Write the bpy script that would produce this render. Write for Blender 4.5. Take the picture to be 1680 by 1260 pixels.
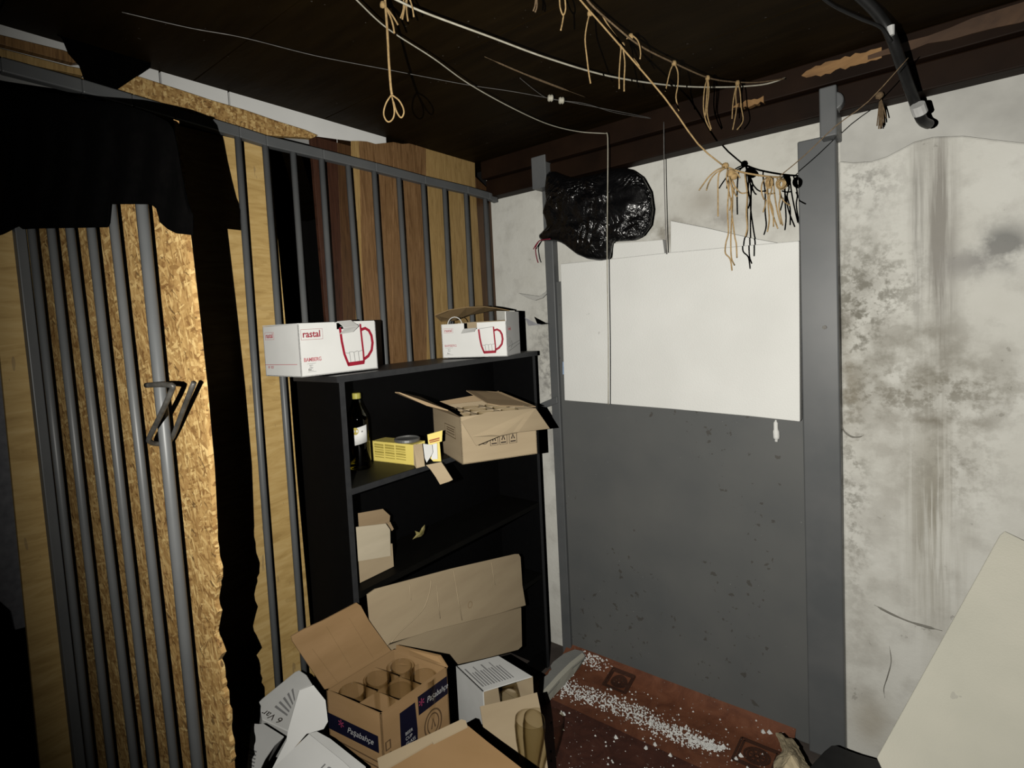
import bpy, bmesh, math, random
from math import sin, cos, radians, pi, sqrt, atan2, degrees
from mathutils import Vector as V, Matrix, noise
random.seed(7)
for o in list(bpy.data.objects): bpy.data.objects.remove(o)
SC = bpy.context.scene; COL = SC.collection

# ------------------------------------------------------------------ camera, world, light, exposure
F, CX, CY = 910.0, 758.0, 587.0
CAM = V((1.4775, -2.0192, 1.42))
YAW, PITCH, ROLL = radians(40.9), radians(3.27), radians(-3.12)
FW = V((-sin(YAW)*cos(PITCH), cos(YAW)*cos(PITCH), -sin(PITCH)))
_r = V((cos(YAW), sin(YAW), 0)); _u = _r.cross(FW)
RT = cos(ROLL)*_r + sin(ROLL)*_u; UP = -sin(ROLL)*_r + cos(ROLL)*_u
cd = bpy.data.cameras.new('camera'); cam = bpy.data.objects.new('camera', cd); COL.objects.link(cam)
cam.matrix_world = Matrix(((RT.x, UP.x, -FW.x, CAM.x), (RT.y, UP.y, -FW.y, CAM.y), (RT.z, UP.z, -FW.z, CAM.z), (0, 0, 0, 1)))
cd.sensor_width = 36; cd.lens = F/1680*36; cd.shift_x = (840-CX)/1680; cd.shift_y = -(630-CY)/1680
cd.clip_start = .02
SC.camera = cam
w = bpy.data.worlds.new('world'); SC.world = w; w.use_nodes = True
w.node_tree.nodes['Background'].inputs[0].default_value = (.8, .85, 1, 1)
w.node_tree.nodes['Background'].inputs[1].default_value = .0
SC.view_settings.view_transform = 'Standard'; SC.view_settings.look = 'None'
SC.view_settings.gamma = 1; SC.view_settings.exposure = 0; SC.view_settings.use_curve_mapping = False
# the torch held beside the camera, the only light in the room
LAMP = CAM - .15*RT - .015*UP
def px_dir(x, y): return FW + (x-CX)/F*RT - (y-CY)/F*UP
ld = bpy.data.lights.new('torch', 'SPOT'); lo = bpy.data.objects.new('torch', ld); COL.objects.link(lo)
lo.location = LAMP; lo.rotation_euler = px_dir(1190, 520).to_track_quat('-Z', 'Y').to_euler()
ld.energy = 168; ld.spot_size = radians(136); ld.spot_blend = 1.0; ld.shadow_soft_size = .0008; ld.color = (1, .97, .90)

SC.cycles.diffuse_bounces = 0
# ------------------------------------------------------------------ measuring helpers: where a sight line meets a real plane
def on(p, P, n):
    d = px_dir(*p); n = V(n); return CAM + d*((V(P)-CAM).dot(n)/d.dot(n))
def X(p, x): return on(p, (x, 0, 0), (1, 0, 0))
def Y(p, y): return on(p, (0, y, 0), (0, 1, 0))
def Z(p, z): return on(p, (0, 0, z), (0, 0, 1))
def D(p, d): return CAM + px_dir(*p)*d

# ------------------------------------------------------------------ materials
def mat(name):
    m = bpy.data.materials.new(name); m.use_nodes = True; nt = m.node_tree
    return m, nt, nt.nodes['Principled BSDF']
def N(nt, t, **k):
    n = nt.nodes.new(t)
    for a, b in k.items(): setattr(n, a, b)
    return n
def coords(nt, scale=(1, 1, 1), rot=(0, 0, 0)):
    g = N(nt, 'ShaderNodeNewGeometry'); src = g.outputs['Position']
    if rot != (0, 0, 0):
        m0 = N(nt, 'ShaderNodeMapping'); m0.inputs['Rotation'].default_value = rot; nt.links.new(src, m0.inputs['Vector']); src = m0.outputs[0]
    m = N(nt, 'ShaderNodeMapping'); m.inputs['Scale'].default_value = scale
    nt.links.new(src, m.inputs['Vector']); return m.outputs[0]
def ramp(nt, fac, stops):
    r = N(nt, 'ShaderNodeValToRGB'); e = r.color_ramp.elements
    while len(e) < len(stops): e.new(.5)
    for i, (p, c) in enumerate(stops): e[i].position = p; e[i].color = (*c, 1) if len(c) == 3 else c
    nt.links.new(fac, r.inputs[0]); return r.outputs[0]
def noi(nt, vec, scale, detail=4, rough=.5, dist=0):
    n = N(nt, 'ShaderNodeTexNoise'); n.inputs['Scale'].default_value = scale; n.inputs['Detail'].default_value = detail
    n.inputs['Roughness'].default_value = rough; n.inputs['Distortion'].default_value = dist
    nt.links.new(vec, n.inputs['Vector']); return n.outputs[0]
def mixc(nt, f, a, b, mode='MIX'):
    m = N(nt, 'ShaderNodeMix', data_type='RGBA', blend_type=mode)
    for i, v in ((0, f), (6, a), (7, b)):
        if isinstance(v, (int, float)): m.inputs[i].default_value = v
        elif isinstance(v, tuple): m.inputs[i].default_value = (*v, 1)
        else: nt.links.new(v, m.inputs[i])
    return m.outputs[2]
def mth(nt, op, a, b=None, c=None):
    m = N(nt, 'ShaderNodeMath', operation=op)
    for i, v in enumerate((a, b, c)):
        if v is None: continue
        if isinstance(v, (int, float)): m.inputs[i].default_value = v
        else: nt.links.new(v, m.inputs[i])
    return m.outputs[0]
def bump(nt, bs, h, s=.3, d=.01):
    b = N(nt, 'ShaderNodeBump'); b.inputs['Strength'].default_value = s; b.inputs['Distance'].default_value = d
    nt.links.new(h, b.inputs['Height']); nt.links.new(b.outputs[0], bs.inputs['Normal'])
def soft(name, c1, c2, scale=20, rough=.8, bs=.15, stretch=(1, 1, 1), spec=.3, bd=.002, metal=0):
    m, nt, b = mat(name); v = coords(nt, stretch); n = noi(nt, v, scale, 5)
    nt.links.new(ramp(nt, n, [(.3, c1), (.7, c2)]), b.inputs['Base Color'])
    b.inputs['Roughness'].default_value = rough; b.inputs['Specular IOR Level'].default_value = spec; b.inputs['Metallic'].default_value = metal
    if bs: bump(nt, b, n, bs, bd)
    return m
def flat(name, c, rough=.7, spec=.3):
    return soft(name, tuple(x*.9 for x in c), tuple(min(1, x*1.08) for x in c), 60, rough, 0, spec=spec)

M = {}
M['grey'] = soft('grey_paint', (.088, .093, .096), (.110, .113, .114), 9, .42, .05, spec=.4)
M['black'] = soft('black_laminate', (.0010, .0010, .0012), (.0016, .0016, .0018), 40, .6, .02, spec=.12)
M['blackedge'] = soft('black_edge_band', (.018, .019, .021), (.026, .027, .029), 50, .45, 0, spec=.4)
M['blackshade'] = soft('shaded_black_shelf_board', (.0016, .0015, .0012), (.0026, .0024, .0018), 20, .6, .02, spec=.12)  # blacker copy for the lower boards, their shade put into the colour
M['blacklit'] = soft('lit_black_shelf_board', (.005, .0048, .003), (.011, .010, .006), 12, .5, .03, spec=.25)  # lighter copy of the same board, for the upper shelf that catches light
M['blacktop'] = soft('black_board_top', (.012, .012, .013), (.03, .03, .031), 14, .42, .04, spec=.4)
M['dark'] = soft('sooty_wood', (.0065, .0028, .0012), (.014, .0065, .003), 7, .6, .3, (1, 6, 1), .10, .004)
M['void'] = soft('shade_black_masonry', (.0015, .0012, .001), (.003, .0025, .002), 6, .95, .2)  # darkness behind the gaps is put into this near-black colour
M['cardboard'] = soft('brown_cardboard', (.30, .215, .125), (.345, .25, .15), 3, .85, .12, (1, 1, 8), .15, .0006)
M['cardboard2'] = soft('pale_cardboard', (.36, .28, .18), (.41, .325, .21), 4, .85, .12, (1, 1, 6), .15, .0006)
M['kraft'] = soft('orange_brown_cardboard', (.27, .165, .075), (.33, .205, .10), 4, .8, .1, (1, 1, 5), .2, .0006)
M['kraftdk'] = soft('kraft_inside', (.20, .135, .065), (.25, .17, .085), 5, .85, .1, spec=.15)
M['palecard'] = soft('pale_cream_cardboard', (.46, .40, .29), (.53, .46, .34), 5, .85, .1, (1, 1, 6), .15, .0006)
M['white'] = soft('white_card', (.66, .66, .64), (.72, .72, .70), 8, .6, .04, spec=.3)
M['paper'] = soft('printed_white_card', (.55, .55, .53), (.62, .62, .60), 12, .6, .04, spec=.3)
M['yellow'] = soft('yellow_card', (.72, .58, .14), (.78, .64, .18), 10, .55, .03)
M['red'] = flat('red_print', (.30, .012, .03), .5)
M['redpale'] = flat('faded_red_print', (.50, .13, .15), .5)
M['inkgrey'] = flat('grey_print', (.22, .22, .22), .6)
M['inkdark'] = flat('dark_print', (.03, .022, .018), .6)
M['inkbrown'] = flat('brown_print', (.10, .06, .03), .6)
M['inkolive'] = flat('olive_print', (.38, .30, .06), .6)
M['inkorange'] = flat('rust_print', (.35, .10, .03), .6)
M['navy'] = flat('navy_print', (.006, .006, .017), .35, .4)
M['inkwhite'] = flat('white_print', (.42, .42, .42), .6)
M['inkpink'] = flat('pink_print', (.30, .04, .10), .6)
M['inkpurple'] = flat('purple_print', (.10, .07, .30), .6)
M['rope'] = soft('tan_twine', (.19, .125, .055), (.31, .215, .105), 150, .9, .5, (1, 1, 1), .1, .002)
M['ropedk'] = soft('old_brown_rope', (.09, .06, .035), (.17, .12, .07), 150, .9, .5, (1, 1, 1), .1, .002)
M['cable'] = soft('pale_cable', (.30, .28, .22), (.42, .40, .33), 60, .45, 0)
M['wire'] = soft('grey_wire', (.16, .15, .14), (.24, .23, .22), 60, .4, 0, metal=.5)
M['blackrub'] = soft('black_rubber', (.006, .006, .006), (.012, .012, .012), 30, .4, .1)
M['iron'] = soft('dull_iron', (.04, .038, .034), (.10, .095, .085), 60, .45, .2, metal=.3)
M['ironpale'] = soft('painted_iron', (.10, .10, .11), (.15, .15, .16), 60, .4, .1)
M['beige'] = soft('beige_paper_sack', (.46, .38, .24), (.56, .47, .31), 10, .85, .4, bd=.01)
M['metallid'] = soft('tin_lid', (.25, .25, .24), (.34, .34, .33), 30, .35, .03, metal=.7)
M['foil'] = soft('gold_cap', (.30, .27, .05), (.42, .38, .09), 40, .4, .05)
M['leafm'] = soft('dry_leaf', (.16, .14, .04), (.32, .27, .12), 60, .7, .3)
M['blueplastic'] = flat('pale_blue_plastic', (.30, .42, .62), .4)
M['reddk'] = flat('dark_red_tape', (.16, .004, .02), .5)
M['tape'] = flat('white_tape', (.45, .45, .44), .5)
def eps_mat(name, a, b_):
    m, nt, b = mat(name); v = coords(nt)
    vo = N(nt, 'ShaderNodeTexVoronoi'); vo.inputs['Scale'].default_value = 210; nt.links.new(v, vo.inputs['Vector'])
    big = noi(nt, v, 5, 5); dirt = noi(nt, v, 26, 3)
    c = ramp(nt, big, [(.3, a), (.7, b_)])
    c = mixc(nt, mth(nt, 'MULTIPLY', mth(nt, 'GREATER_THAN', dirt, .735), .35), c, (.30, .29, .27))
    nt.links.new(c, b.inputs['Base Color']); b.inputs['Roughness'].default_value = .75; b.inputs['Specular IOR Level'].default_value = .25
    bump(nt, b, vo.outputs['Distance'], .25, .002); return m
M['eps'] = eps_mat('polystyrene', (.70, .70, .67), (.76, .76, .73))
M['epsold'] = eps_mat('yellowed_polystyrene', (.52, .51, .43), (.60, .58, .49))
M['epsgrey'] = eps_mat('grey_polystyrene', (.20, .21, .20), (.30, .30, .28))
def osb_mat():
    m, nt, b = mat('osb_board')
    base = ramp(nt, noi(nt, coords(nt), 7, 3), [(.25, (.27, .15, .05)), (.75, (.41, .25, .095))])
    for k, (rot, wd, ln) in enumerate(((.45, 120, 24), (-.8, 100, 20), (1.5, 130, 26), (.05, 150, 24), (-.3, 190, 34), (1.0, 170, 30), (-1.3, 200, 40), (.2, 260, 40))):
        v = coords(nt, (wd, wd*.6, ln), (0, rot, 0))
        vo = N(nt, 'ShaderNodeTexVoronoi'); vo.inputs['Scale'].default_value = 1.0; nt.links.new(v, vo.inputs['Vector'])
        sep = N(nt, 'ShaderNodeSeparateColor'); nt.links.new(vo.outputs['Color'], sep.inputs[0])
        tint = ramp(nt, sep.outputs[0], [(0, (.15, .07, .02)), (.25, (.28, .16, .052)), (.7, (.44, .28, .105)), (1, (.66, .48, .21))])
        mask = mth(nt, 'MULTIPLY', mth(nt, 'GREATER_THAN', sep.outputs[1], .60), mth(nt, 'LESS_THAN', vo.outputs['Distance'], .62))
        base = mixc(nt, mth(nt, 'MULTIPLY', mask, .75), base, tint)
    dk = noi(nt, coords(nt, (150, 90, 40), (0, .8, 0)), 1, 2)
    base = mixc(nt, mth(nt, 'MULTIPLY', mth(nt, 'GREATER_THAN', dk, .67), .7), base, (.06, .03, .01))
    dk2 = noi(nt, coords(nt, (170, 90, 36), (0, -.6, 0)), 1, 2)
    base = mixc(nt, mth(nt, 'MULTIPLY', mth(nt, 'GREATER_THAN', dk2, .70), .6), base, (.08, .04, .015))
    nt.links.new(base, b.inputs['Base Color']); b.inputs['Roughness'].default_value = .65; b.inputs['Specular IOR Level'].default_value = .3
    bump(nt, b, dk, .3, .003); return m
M['osb'] = osb_mat()
def ply_mat():
    m, nt, b = mat('plywood'); v = coords(nt, (1, 2.2, 14)); g = noi(nt, v, 3.2, 5, .6, 1.0)
    c = ramp(nt, g, [(.25, (.36, .225, .07)), (.5, (.50, .335, .12)), (.75, (.59, .42, .175))])
    p = noi(nt, coords(nt, (1, 1, 3)), 6, 3)
    c = mixc(nt, mth(nt, 'MULTIPLY', mth(nt, 'GREATER_THAN', p, .62), .28), c, (.30, .18, .05))
    k = noi(nt, coords(nt, (1, 9, 1.6)), 7, 2)
    c = mixc(nt, mth(nt, 'MULTIPLY', mth(nt, 'GREATER_THAN', k, .70), .45), c, (.17, .12, .07))
    nt.links.new(c, b.inputs['Base Color']); b.inputs['Roughness'].default_value = .7; bump(nt, b, g, .1, .002); return m
M['ply'] = ply_mat()
def plank_mat(name, c1, c2, c3, sc=1):
    m, nt, b = mat(name); v = coords(nt, (1, 22*sc, 1.6)); g = noi(nt, v, 4, 6, .65, 1.6)
    f = noi(nt, coords(nt, (1, 160, 7)), 1.5, 3)
    c = ramp(nt, g, [(.3, c1), (.5, c2), (.72, c3)])
    c = mixc(nt, mth(nt, 'MULTIPLY', mth(nt, 'GREATER_THAN', f, .6), .35), c, c1)
    nt.links.new(c, b.inputs['Base Color']); b.inputs['Roughness'].default_value = .45; b.inputs['Specular IOR Level'].default_value = .4
    bump(nt, b, f, .1, .001); return m
M['oak'] = plank_mat('oak_board', (.10, .05, .02), (.19, .105, .045), (.26, .15, .07))
M['oakdk'] = plank_mat('dark_oak_board', (.035, .016, .006), (.07, .034, .014), (.10, .05, .02))
M['oakyel'] = plank_mat('yellow_oak_board', (.22, .14, .05), (.34, .22, .085), (.42, .29, .12))
M['redbrown'] = plank_mat('red_brown_board', (.02, .008, .005), (.045, .018, .01), (.06, .024, .014))
M['tanwood'] = plank_mat('raw_timber', (.10, .05, .02), (.22, .12, .045), (.30, .17, .07))

def gauss(nt, sx, sz, x0, z0, rx, rz):
    a = mth(nt, 'DIVIDE', mth(nt, 'SUBTRACT', sx, x0), rx); c = mth(nt, 'DIVIDE', mth(nt, 'SUBTRACT', sz, z0), rz)
    s = mth(nt, 'ADD', mth(nt, 'MULTIPLY', a, a), mth(nt, 'MULTIPLY', c, c))
    return mth(nt, 'POWER', 2.718, mth(nt, 'MULTIPLY', s, -1))
def plaster():
    m, nt, b = mat('stained_plaster'); v = coords(nt); g = N(nt, 'ShaderNodeNewGeometry'); s = N(nt, 'ShaderNodeSeparateXYZ')
    nt.links.new(g.outputs['Position'], s.inputs[0]); sx, sz = s.outputs[0], s.outputs[2]
    fine = noi(nt, v, 38, 6, .65); med = noi(nt, v, 11, 6, .6); big = noi(nt, v, 3.2, 4)
    c = ramp(nt, big, [(.3, (.55, .54, .49)), (.7, (.66, .655, .61))])
    c = mixc(nt, ramp(nt, med, [(.50, (0, 0, 0)), (.72, (.5, .5, .5))]), c, (.36, .345, .31))
    # mould flecks
    fl = mth(nt, 'GREATER_THAN', mth(nt, 'ADD', mth(nt, 'MULTIPLY', fine, .6), mth(nt, 'MULTIPLY', med, .4)), .635)
    c = mixc(nt, mth(nt, 'MULTIPLY', fl, .4), c, (.16, .15, .13))
    def P(px, py): q = Y((px, py), 0); return q.x, q.z
    # stains at their places on the wall: (photo position, half sizes in metres, strength, colour, break-up noise)
    stx = noi(nt, coords(nt, (26, 1, 1.1)), 1.6, 5, .6)
    for (px, py, rx, rz, st, col, br) in (
        (1543, 400, .030, .36, 1.25, (.25, .235, .21), 's'), (1505, 400, .010, .22, 1.2, (.28, .27, .25), 's'), (1505, 330, .02, .16, .5, (.25, .24, .21), 's'),
        (1530, 850, .055, .30, .9, (.26, .24, .19), 's'), (1500, 620, .20, .10, .75, (.255, .24, .20), 'm'),
        (1400, 520, .06, .10, .75, (.22, .205, .175), 'm'), (1410, 440, .05, .09, .55, (.24, .23, .20), 'm'), (1420, 350, .06, .12, .4, (.24, .23, .20), 'm'),
        (1545, 690, .10, .018, .9, (.17, .15, .115), 'm'), (1445, 655, .08, .02, .5, (.17, .15, .12), 'f'), (1405, 520, .07, .20, .9, (.17, .16, .13), 'f'), (1450, 470, .10, .12, .7, (.20, .19, .16), 'f'), (1520, 640, .18, .07, .8, (.18, .165, .13), 'f'), (1560, 760, .10, .14, .55, (.25, .235, .20), 'f'), (1400, 800, .04, .35, .7, (.2, .19, .16), 'f'), (1420, 300, .08, .08, .6, (.2, .19, .17), 'f'), (900, 600, .08, .25, .8, (.22, .215, .2), 'f'),
        (1645, 405, .05, .05, 1.3, (.20, .20, .19), 'm'), (1600, 430, .09, .04, .8, (.27, .26, .245), 'm'), (1470, 760, .10, .30, .4, (.30, .28, .24), 'm'),
        (1430, 1180, .05, .07, .9, (.33, .29, .22), 'n'), (1395, 640, .03, .12, .6, (.20, .17, .12), 'm'),
        (1420, 1020, .05, .25, .35, (.3, .28, .24), 'm'), (1520, 560, .11, .07, .6, (.22, .205, .17), 'm'),
        (860, 620, .10, .10, .7, (.26, .25, .24), 'm'), (915, 560, .05, .12, .8, (.2, .2, .19), 'm'), (912, 730, .05, .12, .6, (.22, .21, .2), 'm'),
        (1090, 380, .10, .05, .9, (.25, .23, .19), 'm'), (1150, 330, .07, .05, .8, (.33, .30, .25), 'n'), (1190, 360, .09, .04, .8, (.30, .28, .25), 'm')):
        x0, z0 = P(px, py); k = gauss(nt, sx, sz, x0, z0, rx, rz)
        t = {'s': stx, 'm': med, 'n': big, 'f': fine}[br]
        k = mth(nt, 'MULTIPLY', k, ramp(nt, t, [(.46, (0, 0, 0)), (.60, (1, 1, 1))] if br == 'f' else [(.38, (.15, .15, .15)), (.56, (1, 1, 1))]))
        c = mixc(nt, mth(nt, 'MINIMUM', mth(nt, 'MULTIPLY', k, st), .92), c, col)
    # pale run marks between the streaks
    x0, z0 = P(1530, 850)
    k = mth(nt, 'MULTIPLY', gauss(nt, sx, sz, x0, z0, .05, .26), mth(nt, 'GREATER_THAN', noi(nt, coords(nt, (55, 1, 1.2)), 1.5, 3), .56))
    c = mixc(nt, mth(nt, 'MULTIPLY', k, .6), c, (.62, .61, .56))
    nt.links.new(c, b.inputs['Base Color']); b.inputs['Roughness'].default_value = .85; b.inputs['Specular IOR Level'].default_value = .2
    bump(nt, b, mth(nt, 'ADD', med, mth(nt, 'MULTIPLY', fine, .4)), .35, .008); return m
M['plaster'] = plaster()
M['plastergrey'] = soft('grey_upper_plaster', (.36, .355, .33), (.53, .525, .49), 7, .9, .5, bd=.01)
M['plastercrack'] = soft('grey_crack', (.16, .15, .13), (.24, .23, .20), 40, .9, .2)
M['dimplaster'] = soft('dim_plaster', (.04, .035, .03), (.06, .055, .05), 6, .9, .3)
def door_mat():
    m, nt, b = mat('grey_steel'); v = coords(nt)
    c = ramp(nt, noi(nt, v, 4, 4), [(.3, (.10, .104, .104)), (.7, (.122, .124, .120))])
    r1 = noi(nt, v, 34, 4, .6); r2 = noi(nt, coords(nt, (1, 1, .5)), 3.5, 2)
    k = mth(nt, 'MULTIPLY', mth(nt, 'GREATER_THAN', r1, .64), mth(nt, 'GREATER_THAN', r2, .52))
    c = mixc(nt, mth(nt, 'MULTIPLY', k, .45), c, (.035, .024, .012))
    sp = noi(nt, v, 120, 1)
    c = mixc(nt, mth(nt, 'MULTIPLY', mth(nt, 'GREATER_THAN', sp, .80), .6), c, (.35, .35, .34))
    nt.links.new(c, b.inputs['Base Color']); b.inputs['Roughness'].default_value = .40; b.inputs['Specular IOR Level'].default_value = .35
    bump(nt, b, noi(nt, v, 3, 2), .3, .01); return m
M['door'] = door_mat()
def ceil_mat():
    m, nt, b = mat('tarred_board'); v = coords(nt)
    c = ramp(nt, noi(nt, coords(nt, (1, 5, 1)), 4, 5, .6), [(.3, (.0045, .0026, .0008)), (.7, (.011, .0066, .0022))])
    sp = noi(nt, v, 90, 1)
    c = mixc(nt, mth(nt, 'MULTIPLY', mth(nt, 'GREATER_THAN', sp, .79), .5), c, (.12, .11, .10))
    nt.links.new(c, b.inputs['Base Color']); b.inputs['Roughness'].default_value = .6; b.inputs['Specular IOR Level'].default_value = .06; b.inputs['Specular Tint'].default_value = (1, .7, .4, 1)
    bump(nt, b, noi(nt, coords(nt, (1, 3, 1)), 6, 4), .3, .01); return m
M['ceil'] = ceil_mat()
def lino_mat(name, a, b_, c_):
    m, nt, b = mat(name); v = coords(nt); g = noi(nt, v, 13, 6, .65, 1.2)
    c = ramp(nt, g, [(.3, a), (.55, b_), (.8, c_)])
    sp = noi(nt, v, 130, 2)
    c = mixc(nt, mth(nt, 'MULTIPLY', mth(nt, 'GREATER_THAN', sp, .72), .5), c, (.42, .38, .34))
    nt.links.new(c, b.inputs['Base Color']); b.inputs['Roughness'].default_value = .6; bump(nt, b, g, .3, .004); return m
M['lino'] = lino_mat('red_brown_lino', (.035, .010, .006), (.07, .022, .013), (.11, .042, .026))
M['linoedge'] = lino_mat('worn_lino_edge', (.10, .032, .015), (.17, .06, .028), (.21, .085, .045))
M['linopat'] = lino_mat('lino_pattern_dark', (.035, .012, .006), (.05, .018, .009), (.07, .026, .013))
def bag_mat():
    m, nt, b = mat('black_bag_film')
    n1 = noi(nt, coords(nt), 6, 2, .5, 3.0); n2 = noi(nt, coords(nt, (1, 1, .55), (0, .5, 0)), 24, 2, .5, 3.0)
    b.inputs['Base Color'].default_value = (.0028, .0028, .0032, 1); b.inputs['Roughness'].default_value = .24; b.inputs['Specular IOR Level'].default_value = .5
    h = mth(nt, 'ADD', mth(nt, 'ABSOLUTE', mth(nt, 'SUBTRACT', n1, .5)), mth(nt, 'MULTIPLY', mth(nt, 'ABSOLUTE', mth(nt, 'SUBTRACT', n2, .5)), .4))
    h = mth(nt, 'MULTIPLY', h, ramp(nt, noi(nt, coords(nt), 7, 1), [(.42, (.15, .15, .15)), (.6, (1, 1, 1))]))
    bump(nt, b, h, .9, .03); return m
M['bag'] = bag_mat()
def glass_mat(name, col, rough=0, ior=1.45):
    m, nt, b = mat(name); b.inputs['Base Color'].default_value = (*col, 1); b.inputs['Transmission Weight'].default_value = 1
    b.inputs['Roughness'].default_value = rough; b.inputs['IOR'].default_value = ior; return m
M['glass'] = glass_mat('clear_glass', (.93, .93, .90))
# drinking glasses: clear walls that darken and mirror where they are seen at a slant
def thin_glass(name, stops, refl):
    m, nt, b = mat(name); nt.nodes.remove(b); out = nt.nodes['Material Output']
    lw = N(nt, 'ShaderNodeLayerWeight'); lw.inputs[0].default_value = .5
    tr = N(nt, 'ShaderNodeBsdfTransparent'); gl = N(nt, 'ShaderNodeBsdfGlossy'); gl.inputs['Roughness'].default_value = .04
    nt.links.new(ramp(nt, lw.outputs['Facing'], stops), tr.inputs[0])
    f = mth(nt, 'ADD', mth(nt, 'MULTIPLY', mth(nt, 'POWER', lw.outputs['Facing'], 4), refl), .03); mx = N(nt, 'ShaderNodeMixShader')
    nt.links.new(f, mx.inputs[0]); nt.links.new(tr.outputs[0], mx.inputs[1]); nt.links.new(gl.outputs[0], mx.inputs[2]); nt.links.new(mx.outputs[0], out.inputs[0]); return m
M['thinglass'] = thin_glass('thin_drinking_glass', [(.0, (.97, .965, .95)), (.6, (.93, .92, .88)), (.88, (.62, .56, .44)), (1, (.35, .29, .2))], .35)
M['tallglass'] = thin_glass('thick_beer_glass', [(.0, (.93, .92, .88)), (.5, (.88, .86, .79)), (.85, (.5, .45, .35)), (1, (.22, .18, .13))], .35)
M['bottle'] = glass_mat('dark_olive_glass', (.30, .27, .06), .02)
M['jar'] = glass_mat('green_yellow_glass', (.80, .85, .35), .02)

# ------------------------------------------------------------------ mesh helpers
class MB:
    def __init__(s): s.v = []; s.f = []
    def add(s, vs, fs):
        o = len(s.v); s.v += [V(p) for p in vs]; s.f += [tuple(i+o for i in f) for f in fs]; return s
    def prism(s, poly, vec):
        n = len(poly); vec = V(vec); a = [V(p) for p in poly]
        return s.add(a+[p+vec for p in a], [tuple(range(n)), tuple(range(2*n-1, n-1, -1))]+[(i, i+n, (i+1) % n+n, (i+1) % n) for i in range(n)])
    def sheet(s, poly, th):        # polygon with its front face towards the room, thickness behind it
        n = V((0, 0, 0)); P = [V(p) for p in poly]
        for i in range(len(P)): n += P[i].cross(P[(i+1) % len(P)])
        n.normalize(); c = sum(P, V())/len(P)
        if n.dot(CAM-c) < 0: n = -n
        return s.prism(P, -n*th)
    def box(s, o, a, b, c):
        o = V(o); return s.prism([o, o+V(a), o+V(a)+V(b), o+V(b)], c)
    def cube(s, x0, x1, y0, y1, z0, z1): return s.box((x0, y0, z0), (x1-x0, 0, 0), (0, y1-y0, 0), (0, 0, z1-z0))
    def tube(s, pts, r, k=8, smooth=0, caps=True):
        P = [V(p) for p in pts]
        if smooth and len(P) > 2:
            Q = []
            for i in range(len(P)-1):
                p0 = P[max(i-1, 0)]; p1 = P[i]; p2 = P[i+1]; p3 = P[min(i+2, len(P)-1)]
                for j in range(smooth):
                    t = j/smooth; Q.append(.5*((2*p1)+(p2-p0)*t+(2*p0-5*p1+4*p2-p3)*t*t+(3*p1-p0-3*p2+p3)*t**3))
            Q.append(P[-1]); P = Q
        R = r if isinstance(r, (list, tuple)) else [r]*len(P)
        if len(R) != len(P): R = [R[min(int(i*(len(R)-1)/(len(P)-1)+.5), len(R)-1)] for i in range(len(P))]
        t = (P[1]-P[0]).normalized(); nrm = t.orthogonal().normalized(); vs = []
        for i, p in enumerate(P):
            t2 = (P[min(i+1, len(P)-1)]-P[max(i-1, 0)])
            if t2.length < 1e-9: t2 = t
            t2.normalize(); q = t.rotation_difference(t2); nrm = q @ nrm; t = t2; bn = t.cross(nrm)
            vs += [p+R[i]*(cos(2*pi*j/k)*nrm+sin(2*pi*j/k)*bn) for j in range(k)]
        n = len(P); fs = [(i*k+j, i*k+(j+1) % k, (i+1)*k+(j+1) % k, (i+1)*k+j) for i in range(n-1) for j in range(k)]
        if caps: fs += [tuple(range(k-1, -1, -1)), tuple(range((n-1)*k, n*k))]
        return s.add(vs, fs)
    def lathe(s, prof, o, ax=(0, 0, 1), k=32):
        ax = V(ax).normalized(); a = ax.orthogonal().normalized(); b = ax.cross(a); o = V(o); vs = []; n = len(prof)
        for r, h in prof: vs += [o+ax*h+r*(cos(2*pi*j/k)*a+sin(2*pi*j/k)*b) for j in range(k)]
        return s.add(vs, [(i*k+j, i*k+(j+1) % k, (i+1)*k+(j+1) % k, (i+1)*k+j) for i in range(n-1) for j in range(k)])
    def ribbon(s, fr, pts, wd, th=.0005, closed=False):   # printed line lying on a face
        P = [V((p[0], p[1], 0)) for p in pts]
        n = len(P); L = []; Rr = []
        for i in range(n):
            a = P[i-1] if (i > 0 or closed) else P[i]; c = P[(i+1) % n] if (i < n-1 or closed) else P[i]
            t = (c-a).normalized(); nn = V((-t.y, t.x, 0))*wd/2; L.append(P[i]+nn); Rr.append(P[i]-nn)
        rng = range(n if closed else n-1)
        for i in rng:
            j = (i+1) % n; s.prism([fr.at(q.x, q.y, .0003) for q in (L[i], L[j], Rr[j], Rr[i])], fr.n*th)
        return s
    def mesh(s, name, m, off=V(), smooth=False, bevel=0):
        me = bpy.data.meshes.new(name); me.from_pydata([tuple(p-off) for p in s.v], [], s.f)
        bm = bmesh.new(); bm.from_mesh(me); bmesh.ops.recalc_face_normals(bm, faces=bm.faces); bm.to_mesh(me); bm.free()
        me.materials.append(m)
        if smooth:
            for p in me.polygons: p.use_smooth = True
        return me
class Frame:
    def __init__(s, o, ex, ey):
        s.o = V(o); s.x = V(ex).normalized(); s.y = V(ey).normalized(); s.n = s.x.cross(s.y).normalized()
        if s.n.dot(CAM-s.o) < 0: s.n = -s.n
    def at(s, u, v, d=0): return s.o+s.x*u+s.y*v+s.n*d

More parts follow.
